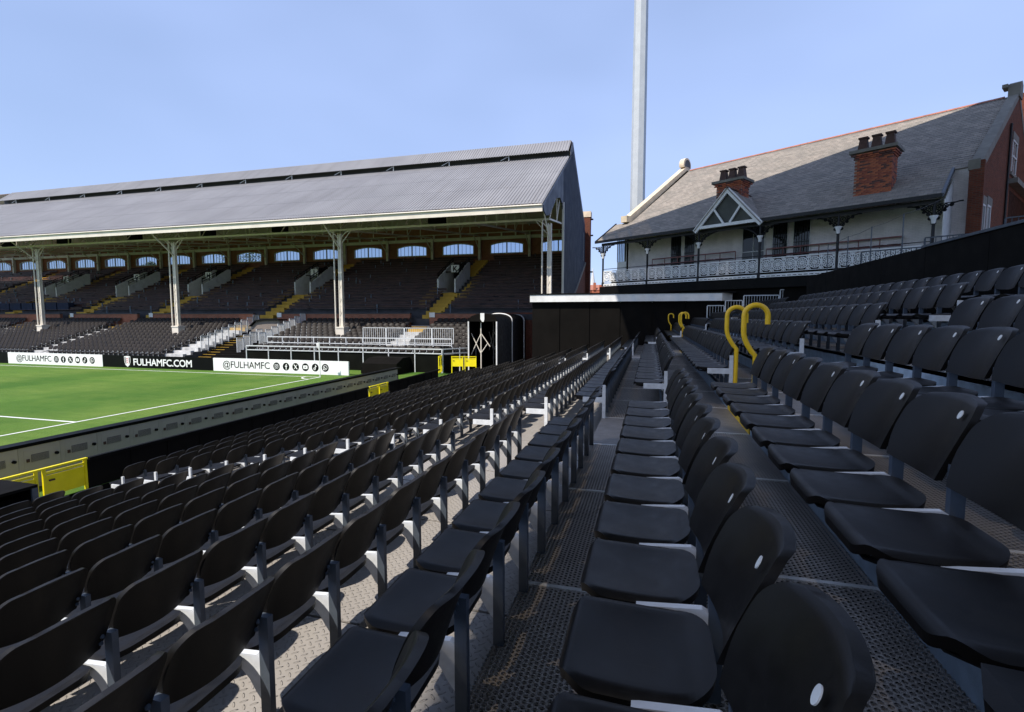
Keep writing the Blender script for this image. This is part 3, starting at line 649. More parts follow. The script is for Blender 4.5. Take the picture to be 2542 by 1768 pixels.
# hanging speakers and lamps under the roof
for i, x in enumerate((-17.9, -34, -42.5, -52.0, -62.2, -71)):
    z = 12.1; MB().box(x-.75, 40.2, z-.35, x+.75, 40.7, z+.35).beam((x, 40.45, z+.35), (x, 40.45, z+2.6), .05, .05).build('speaker', m_['black'], gs)
for i, x in enumerate((-31.5, -45.5, -57, -67.5)): MB().box(x-.6, 38, 12.0, x+.6, 38.6, 12.3).beam((x, 38.3, 12.3), (x, 38.3, 14), .05, .05).build('floodlamp', m_['slat'], gs)
# rear wall with arched windows
rw = MB(); wins = []
rw.box(XW, 53.5, 3, XR, 53.9, 10.68)
xs = [-21.17+5.73*2-5.73*i for i in range(18)]
def arch_z(u): return 11.72+.28*(1-u*u)
for j, xc in enumerate(xs):
    a, b = xc-1.91, xc+1.91; hi = min(XR, xc+2.865)
    if xc > XR-1: continue
    rw.box(xc-2.865, 53.5, 10.6801, a, 53.9, 13.9)
    if hi > b: rw.box(b, 53.5, 10.6801, hi, 53.9, 13.9)
    N = 12; top = [(a+(b-a)*k/N, arch_z(-1+2*k/N)) for k in range(N+1)]
    for k in range(N): rw.prism([top[k], top[k+1], (top[k+1][0], 13.9), (top[k][0], 13.9)], 'y', 53.5, 53.9)
    wins.append((xc, a, b, top))
rw.build('rear_wall', m_['rear_brick'], gs)
for xc, a, b, top in wins:
    f = MB(); f.box(a, 53.52, 10.6801, b, 53.62, 10.8)
    for s_ in (a+.05, b-.05, xc): f.box(s_-.06, 53.51, 10.8, s_+.06, 53.63, 11.72 if s_ != xc else 11.97)
    for k in range(len(top)-1): p, q = top[k], top[k+1]; f.prism([p, q, (q[0], q[1]-.1), (p[0], p[1]-.1)], 'y', 53.51, 53.62)
    for k in range(1, 9):
        if k == 4 or k == 8: continue
        s_ = a+(b-a)*k/8; f.box(s_-.014, 53.53, 10.8, s_+.014, 53.6, arch_z((s_-xc)/1.91)-.1)
    w = f.build('window', m_['slat'], gs)
    MB().prism([(a, 10.7), (b, 10.7)] + [(p[0], p[1]-.02) for p in top[::-1]], 'y', 53.66, 53.68).build('pane', m_['stand_glass'], w)
# upper terrace, aisles and vomitories
AIS = [(-18.85, -17.4), (-35.6, -34.1), (-49.6, -48.1), (-60.4, -58.9), (-71.6, -70.1), (-84, -82.5)]
VOM = [(-19.75, -17.85, 'K'), (-35.85, -33.85, 'J'), (-49.9, -47.8, 'H'), (-60.6, -58.5, 'G'), (-72.2, -70.2, 'F')]
NR, YU, ZU, DY, DZ = 18, 40.0, 4.1, .75, .335
te = MB()
for r in range(NR):
    y = YU+DY*r; z = ZU+DZ*r; segs = [(XW, XR)]
    if 44.4 < y < 48.3:
        segs = []; cur = XW
        for a, b, _ in sorted(VOM): segs.append((cur, a)); cur = b
        segs.append((cur, XR))
    for a, b in segs: te.box(a, y, z-.6, b, y+DY+.001*r, z)
te.box(XW, 39.05, 3.0, -12.4, 40, 3.6)
te.build('upper_terrace', m_['dark_concrete'], gs)
us_ = MB(); ub = MB(); upn = MB()
for r in range(NR):
    y = YU+DY*r; z = ZU+DZ*r; x = XR-.4-random.random()*.4
    while x > XW+1:
        skip = any(a-.05 < x < b+.55 for a, b in AIS) or (44.0 < y < 48.6 and any(a-.1 < x < b+.1 for a, b, _ in VOM))
        if not skip:
            o = 0.
            upn.box(x-.233, y+.30, z+.41, x+.233, y+.60, z+.44) if random.random() > .05 else None
            us_.box(x-.233, y+.62+o, z+.50, x+.233, y+.65+o, z+.69)
            if random.random() < .06: ub.box(x-.24, y+.5, z+.002, x-.22, y+.64, z+.79)
        x -= .475
u1 = us_.build('wooden_seats', m_['wood_seat']); tag(u1, 'rows of dark wooden tip-up seats filling the upper grandstand tier', 'seats', kind='stuff')
u2 = ub.build('seat_standards', m_['riser'], u1); u2['kind'] = 'stuff'; u3 = upn.build('seat_pans', m_['wood_pan'], u1); u3['kind'] = 'stuff'
for a, b in AIS:
    sm = MB().box(0, 0, -.25, b-a, .36, .16).box(0, .361, -.25, b-a, DY-.004, .02).mesh('aisle_step', m_['step_yellow'])
    for r in range(-1, NR): 
        y = YU+DY*r
        if 44.2 < y < 48.4 and any(va < (a+b)/2 < vb for va, vb, _ in VOM):
            continue
        put('aisle_step', sm, gs, Vector((a, y-.008, ZU+DZ*r)) - ORI[gs.name])
    # strips of steps either side of the opening
    sm2 = MB().box(0, 0, -.25, .8, .36, .16).box(0, .361, -.25, .8, DY-.004, .02).mesh('aisle_step', m_['step_yellow'])
    for r in range(5, 12): put('aisle_step', sm2, gs, Vector((b+.12, YU+DY*r-.008, ZU+DZ*r)) - ORI[gs.name])
    for r in range(3, 9): put('aisle_step', sm2, gs, Vector((a-1.75, YU+DY*r-.008, ZU+DZ*r)) - ORI[gs.name])
for a, b, L in VOM:
    y0, y1 = 44.45, 48.4; zf = 6.05
    v = MB().prism([(y0, zf), (y1, zf), (y1, 9.25), (y1-.4, 9.25), (y0, 7.35)], 'x', a, a+.15).prism([(y0, zf), (y1, zf), (y1, 9.25), (y1-.4, 9.25), (y0+.3, 7.35), (y0, 7.35)], 'x', b-.15, b)
    v = v.build('vomitory', m_['white'], gs)
    MB().box(a+.151, y1-.1, zf, b-.151, y1, 9.2).build('back_panel', m_['black'], v)
    MB().box(a+.151, y0, zf-.1, b-.151, y1-.101, zf).build('landing', m_['step_yellow'], v)
    rl = MB()
    for x in (a+.07, b-.07):
        rl.beam((x, y0, 7.85), (x, y1, 9.75), .06, .06); rl.beam((x, y0, 7.6), (x, y1, 9.5), .05, .05)
        for k in range(5): yy = y0+.05+(y1-y0-.1)*k/4; zz = 7.3+(yy-y0)*.48; rl.beam((x, yy, zz), (x, yy, zz+.52), .06, .06)
    rl.beam((a+.07, y1, 9.75), (b-.07, y1, 9.75), .06, .06); rl.beam((a+.07, 46.2, 8.15), (b-.07, 46.2, 8.15), .06, .1); rl.build('railing', m_['black'], v)
    xc = (a+b)/2+.25
    sg = MB().box(xc-.42, 46.05, 8.1, xc+.42, 46.12, 8.8).build('sign', m_['white'], v)
    me = text_mesh('letter', L, .72, .02, align='CENTER', mat=m_['board_black']); put('letter', me, sg, Vector((xc, 46.04, 8.2)), (R(90), 0, 0))
# brick parapet in front of the upper tier
GAP = [(-19.8, -18.0), (-36.0, -33.3), (-50.25, -48.65), (-61.1, -59.55), (-72.5, -71)]
cur = XW
for a, b in sorted(GAP) + [(-12.4, -12.4)]:
    p = MB().box(cur, 38.85, 1.8, a, 39.1, 4.02).build('parapet', m_['rear_brick'], gs)
    MB().box(cur-.02, 38.8, 4.021, a+.02, 39.15, 4.1).build('coping', m_['roof_dark'], p)
    if cur > XW: 
        s_ = MB().box(cur+.02, 38.78, 3.72, cur+.52, 38.797, 4.12).build('block_sign', m_['white'], p)
    cur = b
MB().box(-12.399, 38.9, 3.99, XR, 39.1, 4.1).box(-12.399, 40.02, -.5, XR-.01, 40.12, 3.49).build('corner_parapet', m_['brick'], gs)
bl = MB()
for x in range(0, 16): bl.box(-64-1.9*x, 40.5, 4.5, -64-1.9*x+1.7, 41.1, 5.3)
bl.build('blue_seat_covers', m_['blue_cover'], gs)
# lower terrace (paddock)
LR, YL, ZL, LDY, LDZ = 9, 32.4, 1.15, .71, .215
lt = MB()
for r in range(-3, LR):
    lt.box(XW, YL+LDY*r, -.5, -35.4, YL+LDY*(r+1)+.001*(r+3), ZL+LDZ*r)
    if r > -1: lt.box(-30.1, YL+LDY*r, -.5, -12.35, YL+LDY*(r+1)+.001*(r+3), ZL+LDZ*r)
lt.box(-29.49, 31.05, -.5, -13.5, 32.4, .92)
lt.build('lower_terrace', m_['dark_concrete'], gs)
LAIS = [(-19.3, -17.7), (-52.2, -50.4), (-66.0, -64.2), (-37.4, -35.6), (-80, -78.4)]
for a, b in LAIS:
    for r in range(-3 if a < -20 else 1, LR):
        y = YL+LDY*r; z = ZL+LDZ*r; ye = r > LR-3
        MB().box(a, y-.006, z-.25, b, y+.34, z+.10).box(a, y+.341, z-.1, b, y+LDY-.01, z+.012).build('aisle_step', m_['step_yellow' if ye else 'step_white'], gs)
STAIR = (-35.4, -30.1)
seat_j = low_seat(); rot = Matrix.Rotation(R(90), 4, 'Z')
def jseat(dst, brk, x, y, z):
    T = Matrix.Translation((x, y, z+.02)) @ rot; dst.merge(seat_j, T)
    brk.merge(MB().box(-.02, .235, 0, .02, .262, .5), T); brk.merge(MB().box(-.2, .232, .30, .02, .265, .36), T)
js = MB(); jb = MB()
for r in range(-3, LR):
    y = YL+LDY*r+.52; z = ZL+LDZ*r
    x = -12.7
    while x > -92:
        sk = any(a < x < b+.4 for a, b in LAIS) or STAIR[0] < x < STAIR[1] or any(abs(x-c) < .55 for c in (-24.2, -41.2, -58.35, -75.5)) and 3 <= r <= 4
        if r < 0 and x > -35.6: sk = True
        if r == -1 and -29.2 < x < -13.9: sk = False; y, z = 32.0, .92
        elif r == -1: y, z = YL+LDY*r+.52, ZL+LDZ*r
        if r == 0 and -29.8 < x < -13.4: sk = True
        if not sk: jseat(js, jb, x, y, z)
        x -= .53
j1 = js.build('paddock_seats', m_['seat_far'], None, 40); tag(j1, 'rows of small dark grey plastic seats in the sunlit lower tier', 'seats', kind='stuff')
j2 = jb.build('seat_brackets', m_['galv'], j1); j2['kind'] = 'stuff'
# front wall and rails of the corner paddock
pw = thing('paddock_wall', (-21, 31, 0), 'dark paddock wall with a white tubular rail behind the advertising boards', 'wall')
MB().box(-29.4, 30.98, 0, -13.45, 31.1, 1.28).build('wall', m_['dark_green_black'], pw)
MB().box(-29.4, 32.95, .9, -13.45, 33.05, 1.62).build('inner_wall', m_['dark_green_black'], pw)
def railrun(parent, p, q, z0, z1, n, zm=None):
    p = Vector(p); q = Vector(q); m = MB(); m.beam((*p, z1), (*q, z1), .07, .07); m.beam((*p, zm or z1-.3), (*q, zm or z1-.3), .06, .06)
    for i in range(n+1): c = p+(q-p)*i/n; m.beam((*c, z0), (*c, z1-.036), .06, .06)
    return m.build('rail', m_['galv'], parent)
railrun(pw, (-29.4, 30.93), (-13.45, 30.93), 0, 1.60, 8); railrun(pw, (-29.3, 33.0), (-13.6, 33.0), 1.63, 2.2, 11, 1.75)
railrun(pw, (-13.42, 31.0), (-11.9, 33.3), 0, 1.6, 2)
MB().prism([(-13.40, 31.05), (-11.85, 33.4), (-11.95, 33.45), (-13.5, 31.1)], 'z', 0, 1.2).build('return_wall', m_['dark_green_black'], pw)
pf = thing('paddock_railing', (-17, 33.3, 1.6), 'white picket railing across the foot of the rightmost lower aisle', 'railing')
for a, b in ((-20.9, -19.0), (-18.95, -17.5), (-17.45, -15.3), (-15.25, -13.6)): picket(pf, (a, 33.35), (b, 33.35), 1.75, 2.95, .16, 'galv', .022)
cv = thing('covered_dugout', (-17, 30, 0), 'low black covered box against the paddock wall right of the white board', 'box')
MB().prism([(29.0, 0), (30.9, 0), (30.9, 1.05), (29.9, 1.05), (29.0, .72)], 'x', -18.3, -15.8).build('shell', m_['black_panel'], cv); MB().box(-18.55, 29.2, 0, -18.301, 29.9, .45).build('side_box', m_['black'], cv)
# stairs with stepped railings
sr = thing('stair_railing', (-35.4, 35, 1), 'stepped white picket railing along the left side of the paddock stairs', 'railing')
for r in range(LR): y = YL+LDY*r; z = ZL+LDZ*r; picket(sr, (-35.3, y+.02), (-35.3, y+LDY-.03), z-.2, z+1.05, .12, 'galv', .024)
sr2 = thing('stair_railing', (-30.2, 36, 1), 'stepped white picket railing along the right side of the paddock stairs', 'railing')
for r in range(1, LR): y = YL+LDY*r; z = ZL+LDZ*r; picket(sr2, (-30.2, y+.02), (-30.2, y+LDY-.03), z-.2, z+1.15, .10, 'galv', .03)
for r in range(1, 5): y = YL+LDY*r; z = ZL+LDZ*r-.3; picket(sr2, (-32.4, y+.02), (-32.4, y+LDY-.03), z-.3, z+1.0, .10, 'galv', .03)
st = thing('stair_canopy', (-33, 37.5, 2.6), 'rounded brown canopy over the stairs between the stepped railings', 'canopy')
MB().prism([(-34.2, 2.4), (-34.0, 3.0), (-33.6, 3.35), (-32.6, 3.45), (-31.2, 3.45), (-31.0, 2.4)], 'y', 36.6, 37.4).build('hood', m_['hood'], st); MB().prism([(-34.3, 2.9), (-34.05, 3.1), (-33.6, 3.46), (-32.6, 3.56), (-31.1, 3.56), (-31.1, 3.46), (-32.6, 3.458), (-33.62, 3.358), (-34.02, 3.008)], 'y', 36.4, 37.5).build('hood_edge', m_['black'], st)
for r in range(12): MB().box(-35.39, 31.2+.45*r, -.2, -30.11, 31.65+.45*r, .2+.17*r).build('stair_step', m_['black_panel'], st); MB().box(-35.3, 31.195+.45*r, .2+.17*r-.02, -34.0, 31.22+.45*r, .206+.17*r).build('step_edge', m_['step_yellow'], st)
# brick pier at the rear corner
pi = thing('brick_pier', (-6.8, 55, 0), 'tall red brick pier with stone cap behind the grandstand gable', 'pier')
MB().box(-7.3, 54.7, -.5, -6.48, 55.6, 14.4).build('shaft', m_['brick'], pi); MB().box(-7.36, 54.64, 14.401, -6.42, 55.66, 15.0).build('cap', m_['stone'], pi)
for z in (14.2, 12.5, 8.6): MB().beam((-6.48, 55.1, z), (-6.2, 55.1, z), .18, .14).build('lamp_bracket', m_['black'], pi)

# ---------------------------------------------------------------- players' tunnel
tu = thing('tunnel_canopy', (-10.5, 33, 0), "black fabric players' tunnel with white hoops beside the paddock", 'tunnel')
def hoop_pts(y, h=3.46, w=1.0, rise=.52):
    pts = [(-10.92-math.cos(math.pi*i/16)*w, y, h+(math.sin(math.pi*i/16)**.8*rise if 0 < i < 16 else 0)) for i in range(17)]
    return [(-10.92-w, y, 0)]+pts+[(-10.92+w, y, 0)]
sk = MB(); P1 = hoop_pts(32.05); P2 = hoop_pts(39.95); n = len(P1); sk.add(P1+P2, [(i, i+1, n+i+1, n+i) for i in range(n-1)]); P3 = hoop_pts(32.05, 3.43, .97, .5); P4 = hoop_pts(39.95, 3.43, .97, .5); sk.add(P3+P4, [(i, n+i, n+i+1, i+1) for i in range(n-1)])
sk.build('canopy', m_['black'], tu, 50)
for y in (35.7, 39.3): MB().tube(hoop_pts(y, 3.47, 1.02, .54), .05, 8).build('hoop', m_['white'], tu, 50)
MB().prism([(p[0], p[2]) for p in hoop_pts(32.0)[1:-1]], 'y', 31.97, 32.04).build('portal_panel', m_['black_panel'], tu)
for x in (-11.92, -9.92): MB().tube([(x, 31.94, 0), (x, 31.94, 3.46)], .055, 10).build('portal_post', m_['white'], tu, 50)
MB().prism([(-11.06, 3.62), (-10.94, 3.44), (-10.82, 3.44), (-10.78, 3.62), (-10.78, 4.02), (-11.06, 4.02)], 'y', 31.90, 31.96).build('portal_badge', m_['white'], tu)
for y, xm in ((32.3, -11.15), (36.2, -11.5)):
    br = MB()
    for (xa, za, xb, zb) in ((-11.86, 2.65, xm, 1.25), (-11.86, 1.2, xm, 2.65), (xm, 2.65, xm+.65, 1.75), (xm, 1.3, xm+.5, 2.0)): br.tube([(xa, y, za), (xb, y, zb)], .03, 6)
    br.tube([(xm, y, 0), (xm, y, 3.4)], .045, 8); br.build('cross_brace', m_['cream'], tu, 50)

# ---------------------------------------------------------------- black screen wall with white fascia
YK = 29.6
bx = thing('screen_building', (-1.6, YK, 0), 'flat black panelled building with a bright white fascia beyond the seats', 'building')
xs_ = [-6.95, -5.24, -3.47, -1.71, .06, 1.84, 3.66]
for a, b in zip(xs_, xs_[1:]): MB().box(a+.025, YK, -.5, b-.025, YK+.06, 4.62).build('wall_panel', m_['black_panel'], bx)
MB().box(-6.95, YK+.061, -.5, 3.66, YK+3.2, 4.6).build('body', m_['black'], bx)
MB().box(-7.02, YK-.25, 4.66, 3.70, YK+3.2, 5.08).build('fascia', m_['white'], bx)
MB().prism([(3.701, YK-.25), (4.3, YK+.35), (4.3, YK+3), (3.701, YK+3)], 'z', 4.66, 5.08).build('fascia_return', m_['cream'], bx)
MB().box(-7.06, YK-.29, 5.081, 4.4, YK+3.3, 5.16).build('roof_edge', m_['black'], bx)
MB().box(-6.98, YK-.12, 4.621, 3.66, YK+.1, 4.659).build('shadow_gap', m_['black'], bx)

# ---------------------------------------------------------------- the cottage
CA = R(-32.5)
ct = thing('cottage_pavilion', (-3.27, 34.65, 0), 'old cottage pavilion with slate roof, two chimneys and an ironwork balcony', 'house', None, CA, True)
def CB(): return MB()
TL, TR = .68, 18.3
RS = .643
def rf(w): return 8.78+(w+.3)*RS
# roof: overlapping slate courses
rm = MB(); w = -.32; nC = 44; dw = (9.5+.32)/nC
for i in range(nC):
    a = -.32+dw*i; b = a+dw*1.25
    za, zb = rf(a)+.03, rf(b)+.004; zc, zd = rf(a)-.0, rf(b)-.02
    xa = -.32 if a < 1.9 else TL+.28; xb = 17.55 if a < 1.9 else TR+.02+(a-2)*.067
    rm.add([(xa, a, za), (xb, a, za), (xb, b, zb), (xa, b, zb), (xa, a, zc), (xb, a, zc)], [(0, 1, 2, 3), (0, 4, 5, 1)])
rm.add([(-.32, -.30, rf(-.3)-.03), (17.55, -.30, rf(-.3)-.03), (17.55, 2, rf(2)-.03), (-.32, 2, rf(2)-.03)], [(3, 2, 1, 0)])
rm.add([(TL, 9.5, rf(9.5)), (TR, 9.5, rf(9.5)), (TR, 19, rf(0)), (TL, 19, rf(0))], [(0, 1, 2, 3)])
roof = rm.build('roof', m_['slate'], ct)
rdg = MB()
for i in range(38): x = TL+.35+.46*i; rdg.prism([(9.38, 15.06), (9.5, 15.17), (9.62, 15.06)], 'x', x, x+.45)
rdg.build('ridge_tiles', m_['red_tile'], roof)
MB().box(-.36, -.36, 8.70, 17.6, -.28, 8.86).build('gutter', m_['iron'], roof)
MB().prism([(-.3, 8.86), (2.0, 10.33), (2.0, 10.18), (-.3, 8.72)], 'x', 17.56, 17.66).build('verge_board', m_['post'], roof)
MB().prism([(-.3, 8.86), (2.0, 10.33), (2.0, 10.18), (-.3, 8.72)], 'x', -.42, -.325).build('verge_board', m_['iron'], roof)
# walls
wl_ = MB().box(TL+.02, 2.0, 5.0, TR-.05, 2.3, 10.2); wl_.build('front_wall', m_['white_brick'], ct)
def gable_poly(e=0.): return [(2.0, -.5), (17.0, -.5), (17.0, 10.25+e), (9.5, 15.07+e), (2.0, 10.25+e)]
MB().prism(gable_poly(.3), 'x', TL-.3, TL+.0).build('left_gable_wall', m_['black_panel'], ct)
def shear(mb):
    mb.v = [(x-.12+.067*(y-2), y, z) for x, y, z in mb.v]; return mb
gw = shear(MB().prism(gable_poly(.1), 'x', TR, TR+.35)).build('right_gable_wall', m_['brick'], ct)
def coping(x0, x1, mat, nm, lift):
    c = MB().prism([(1.6, 10.0+lift), (2.1, 10.0+lift), (9.5, 14.92+lift), (9.5, 15.25+lift), (2.0, 10.42+lift), (1.6, 10.42+lift)], 'x', x0, x1).prism([(17.0, 10.0+lift), (9.5, 14.92+lift), (9.5, 15.25+lift), (17.0, 10.42+lift)], 'x', x0, x1)
    return (shear(c) if x0 > 9 else c).build(nm, m_[mat], ct)
coping(TL-.36, TL+.12, 'stone', 'coping', .25); coping(TR-.02, TR+.37, 'grey_stone', 'coping', .02)
MB().prism(arc(9.5, 15.55, .55, -20, 200, 16), 'x', TL-.30, TL+.10).build('finial', m_['stone'], ct); MB().prism(arc(9.5, 15.55, .40, -20, 200, 16), 'x', TL+.101, TL+.13).build('finial_inset', m_['roof_dark'], ct)
shear(MB().prism([(9.1, 14.9), (9.9, 14.9), (9.85, 15.6), (9.5, 15.75), (9.15, 15.6)], 'x', TR-.03, TR+.43).box(TR-.25, 9.0, 15.45, TR-.031, 9.7, 15.62)).build('finial', m_['grey_stone'], ct)
MB().box(TR-.12, 1.62, 5.0, TR+.36, 1.999, 10.38).build('corner_pier', m_['brick'], ct)
for (w0, w1, z0, z1) in ((2.4, 3.15, 6.4, 8.7), (3.55, 4.3, 6.4, 8.8), (8.6, 9.9, 11.1, 12.7)):
    shear(MB().box(TR+.351, w0-.14, z1, TR+.40, w1+.14, z1+.35).box(TR+.351, w0-.1, z0-.15, TR+.42, w1+.1, z0)).build('lintel', m_['grey_stone'], gw)
    f = shear(MB().box(TR+.351, w0, z0, TR+.395, w0+.1, z1).box(TR+.351, w1-.1, z0, TR+.395, w1, z1).box(TR+.351, w0+.1, z1-.08, TR+.394, w1-.1, z1).box(TR+.351, w0+.1, (z0+z1)/2-.04, TR+.396, w1-.1, (z0+z1)/2+.04).box(TR+.352, (w0+w1)/2-.02, z0, TR+.38, (w0+w1)/2+.02, z1-.08)).build('window', m_['slat'], gw)
    shear(MB().box(TR+.352, w0+.1, z0, TR+.36, w1-.1, z1-.08)).build('pane', m_['glass'], f)
shear(MB().prism([(8.2, 10.45), (16, 10.45), (16, 10.7), (8.2, 10.7)], 'x', TR+.351, TR+.7)).build('string_course', m_['grey_stone'], gw)
shear(MB().tube([(TR+.42, 7.5, 5), (TR+.42, 7.5, 13.2)], .05, 8)).build('downpipe', m_['iron'], gw, 50)
shear(MB().box(TR+.351, 8.8, 5.2, TR+.36, 15.5, 10.2)).build('doorway', m_['black'], gw)
shear(MB().box(TR-1, 17.2, -.5, TR+9, 30, 17.5)).build('rear_wing', m_['brick'], ct)
# windows and doors on the balcony
def sash(x0, x1, z0, z1, door=False):
    f = MB(); y = 1.985
    f.box(x0-.05, y-.03, z0-.05, x0, 2.02, z1+.05).box(x1, y-.03, z0-.05, x1+.05, 2.02, z1+.05).box(x0, y-.03, z1, x1, 2.02, z1+.05).box(x0, y-.03, z0-.05, x1, 2.02, z0)
    f = f.build('door' if door else 'window', m_['slat'], ct)
    MB().box(x0, 1.99, z0, x1, 1.997, z1).build('pane', m_['glass'], f)
    b = MB(); n = 6 if not door else 2
    for i in range(1, n): x = x0+(x1-x0)*i/n; b.box(x-.012, 1.965, z0, x+.012, 1.989, z1)
    b.box(x0, 1.96, (z0+z1)/2-.02, x1, 1.989, (z0+z1)/2+.02); b.build('window_bars', m_['iron' if not door else 'slat'], f)
for x0, x1 in ((3.98, 4.71), (4.93, 5.61), (10.2, 10.94), (11.26, 12.04)): sash(x0, x1, 6.55, 8.98)
sash(8.56, 9.75, 5.95, 9.0, True)
# glazed end screen
es = MB().box(-.15, 1.9, 5.82, .60, 1.96, 7.6); e = es.build('end_screen', m_['white'], ct)
for i in range(6): x = -.15+.15*i; MB().box(x-.02, 1.89, 7.601, x+.02, 1.95, 9.2).build('screen_bar', m_['slat'], e)
MB().box(-.15, 1.945, 7.601, .6, 1.955, 9.2).build('pane', m_['stand_glass'], e)
rs_ = MB(); 
for i in range(9): rs_.box(17.62, .1+.22*i, 5.85, 17.66, .1+.22*i+.19, 8.7+.14*i)
rs_.build('end_boarding', m_['slat'], ct)
# balcony floor, base, posts, brackets, balustrade
MB().box(-.15, -.05, 5.3, 17.9, 2.0, 5.8).build('balcony_floor', m_['black'], ct)
MB().box(.2, .75, 5.801, 17.5, 1.1, 6.78).build('added_dark_backing', m_['black'], ct)  # black box added to darken the gaps seen through the balustrade
MB().box(.1, .3, -.9, 17.7, 2.0, 5.299).build('base_wall', m_['black_panel'], ct)
MB().box(-.1, .05, 8.55, 17.5, .2, 8.72).build('veranda_beam', m_['iron'], ct)
PT = [0., 3.46, 6.86, 10.27, 13.84, 17.33]
lace = MB()
for sgn in (-1, 1):
    ar = [(sgn*(.06+.85*(1-math.cos(R(i*9)))), 0, -.85+.85*math.sin(R(i*9))) for i in range(11)]
    lace.tube(ar, .03, 5)
    for (a, b, r) in ((.16, -.17, .11), (.36, -.14, .085), (.16, -.40, .085), (.55, -.11, .06), (.13, -.60, .06), (.34, -.30, .05)):
        lace.tube([(sgn*(a+r*math.cos(R(q*36))), 0, b+r*math.sin(R(q*36))) for q in range(10)], .022, 4, True)
        for q in range(3): lace.tube([(sgn*(a+r*math.cos(R(q*60))), 0, b+r*math.sin(R(q*60))), (sgn*(a-r*math.cos(R(q*60))), 0, b-r*math.sin(R(q*60)))], .016, 4)
    lace.tube([(sgn*.05, 0, -.02), (sgn*.92, 0, -.02)], .018, 5)
lace_m = lace.mesh('iron_bracket', m_['iron'], 60)
post_c = MB().lathe([(.085, 0), (.085, .25), (.06, .3), (.06, 2.0), (.06, 2.72)], 12).mesh('veranda_post', m_['iron'], 40)
cap_c = MB().lathe([(.075, 0), (.085, .05), (.10, .18), (.16, .30), (.16, .33)], 14).mesh('capital', m_['white'], 40)
for i, x in enumerate(PT):
    p = put('veranda_post', post_c, ct, (x, .1, 5.83)); put('capital', cap_c, p, (0, 0, 1.88))
    if i not in (2, 3): put('iron_bracket', lace_m, p, (0, 0, 2.7))
    elif i == 2 or i == 3:
        put('iron_bracket', lace_m, p, (0, 0.02, 2.7))
ros = MB()
for r, w_ in ((.255, .030), (.175, .018), (.075, .035)): ros.tube([(r*math.cos(R(q*18)), 0, r*math.sin(R(q*18))) for q in range(20)], w_, 4, True)
for q in range(12): ros.tube([(.10*math.cos(R(q*30)), 0, .10*math.sin(R(q*30))), (.27*math.cos(R(q*30)), 0, .27*math.sin(R(q*30)))], .018, 4)
for q in range(3): ros.tube([(.1*math.cos(R(q*60)), 0, .1*math.sin(R(q*60))), (-.1*math.cos(R(q*60)), 0, -.1*math.sin(R(q*60)))], .010, 4)
for a in (-1, 1):
    for b in (-1, 1): ros.tube([(a*(.28-.09*math.cos(R(q*30))), 0, b*(.33-.11*math.sin(R(q*30)))) for q in range(4)], .024, 4); ros.tube([(a*.19, 0, b*.19), (a*.285, 0, b*.34)], .022, 4)
ros_m = ros.mesh('rosette', m_['white'], 60)
for a, b in zip(PT, PT[1:]):
    L = b-a-.16; n = 6; f = MB()
    f.box(a+.08, .07, 6.80, b-.08, .13, 6.85).box(a+.08, .08, 6.10, b-.08, .12, 6.125).box(a+.08, .06, 5.84, b-.08, .14, 6.0)
    for i in range(n+1): x = a+.08+L*i/n; f.box(x-.02, .085, 6.126, x+.02, .115, 6.799)
    f = f.build('balustrade', m_['white'], ct)
    for i in range(n): put('rosette', ros_m, f, (a+.08+L*(i+.5)/n, .1, 6.46), None)
    sl_ = MB()
    for i in range(13): x = a+.15+(L-.1)*i/13; sl_.box(x, .052, 5.885, x+.17, .0599, 5.915)
    sl_.build('drain_slots', m_['black'], f)
    MB().tube([(a+.06, .1, 6.98), (b-.06, .1, 6.98)], .02, 6).build('top_bar', m_['iron'], f, 50)
lf_ = MB().box(-.02, .2, 5.84, .03, 1.85, 6.0).box(-.02, .2, 6.8, .03, 1.85, 6.85)
for i in range(12): lf_.box(-.005, .25+.14*i, 6.0, .012, .27+.14*i, 6.8)
lf_.build('end_balustrade', m_['white'], ct)
# porch gable
pg = MB()
A1, A2, AP = (6.98, 8.72), (10.36, 8.72), (8.67, 10.62)
def bar2(p, q, w, y0=-.42, y1=-.34):
    d = Vector((q[0]-p[0], q[1]-p[1])).normalized(); nn = Vector((-d.y, d.x))*w/2
    return [(p[0]+nn.x, p[1]+nn.y), (p[0]-nn.x, p[1]-nn.y), (q[0]-nn.x, q[1]-nn.y), (q[0]+nn.x, q[1]+nn.y)]
pg.prism(bar2((6.85, 8.58), (8.67, 10.62), .24), 'y', -.45, -.33); pg.prism(bar2((10.49, 8.58), (8.67, 10.62), .24), 'y', -.452, -.332)
pg.prism(bar2((7.0, 8.78), (10.34, 8.78), .16), 'y', -.44, -.345); pg.prism(bar2((8.50, 8.86), (7.92, 9.72), .1), 'y', -.43, -.35); pg.prism(bar2((8.84, 8.86), (9.42, 9.72), .1), 'y', -.43, -.35)
pgo = pg.build('porch_bargeboard', m_['white'], ct)
MB().prism([(7.05, 8.8), (10.3, 8.8), (8.67, 10.55)], 'y', -.28, -.25).build('porch_boarding', m_['porch'], pgo)
yb_ = (10.55-8.78)/RS-.3
pr2 = MB()
for sgn, xe in ((-1, 6.85), (1, 10.49)): 
    vs_ = [(xe, -.5, 8.66), (8.67, -.5, 10.72), (8.67, yb_+.1, 10.72), (xe, -.2, 8.80)]
    vs2 = [(a, b, c-.06) for a, b, c in vs_]; pr2.add(vs_+vs2, [(0, 1, 2, 3), (7, 6, 5, 4), (0, 4, 5, 1), (1, 5, 6, 2), (2, 6, 7, 3), (3, 7, 4, 0)])
pr2.build('porch_roof', m_['slate'], pgo); MB().prism([(8.57, 10.70), (8.67, 10.80), (8.77, 10.70)], 'y', -.5, yb_+.1).build('porch_ridge', m_['terracotta'], pgo)
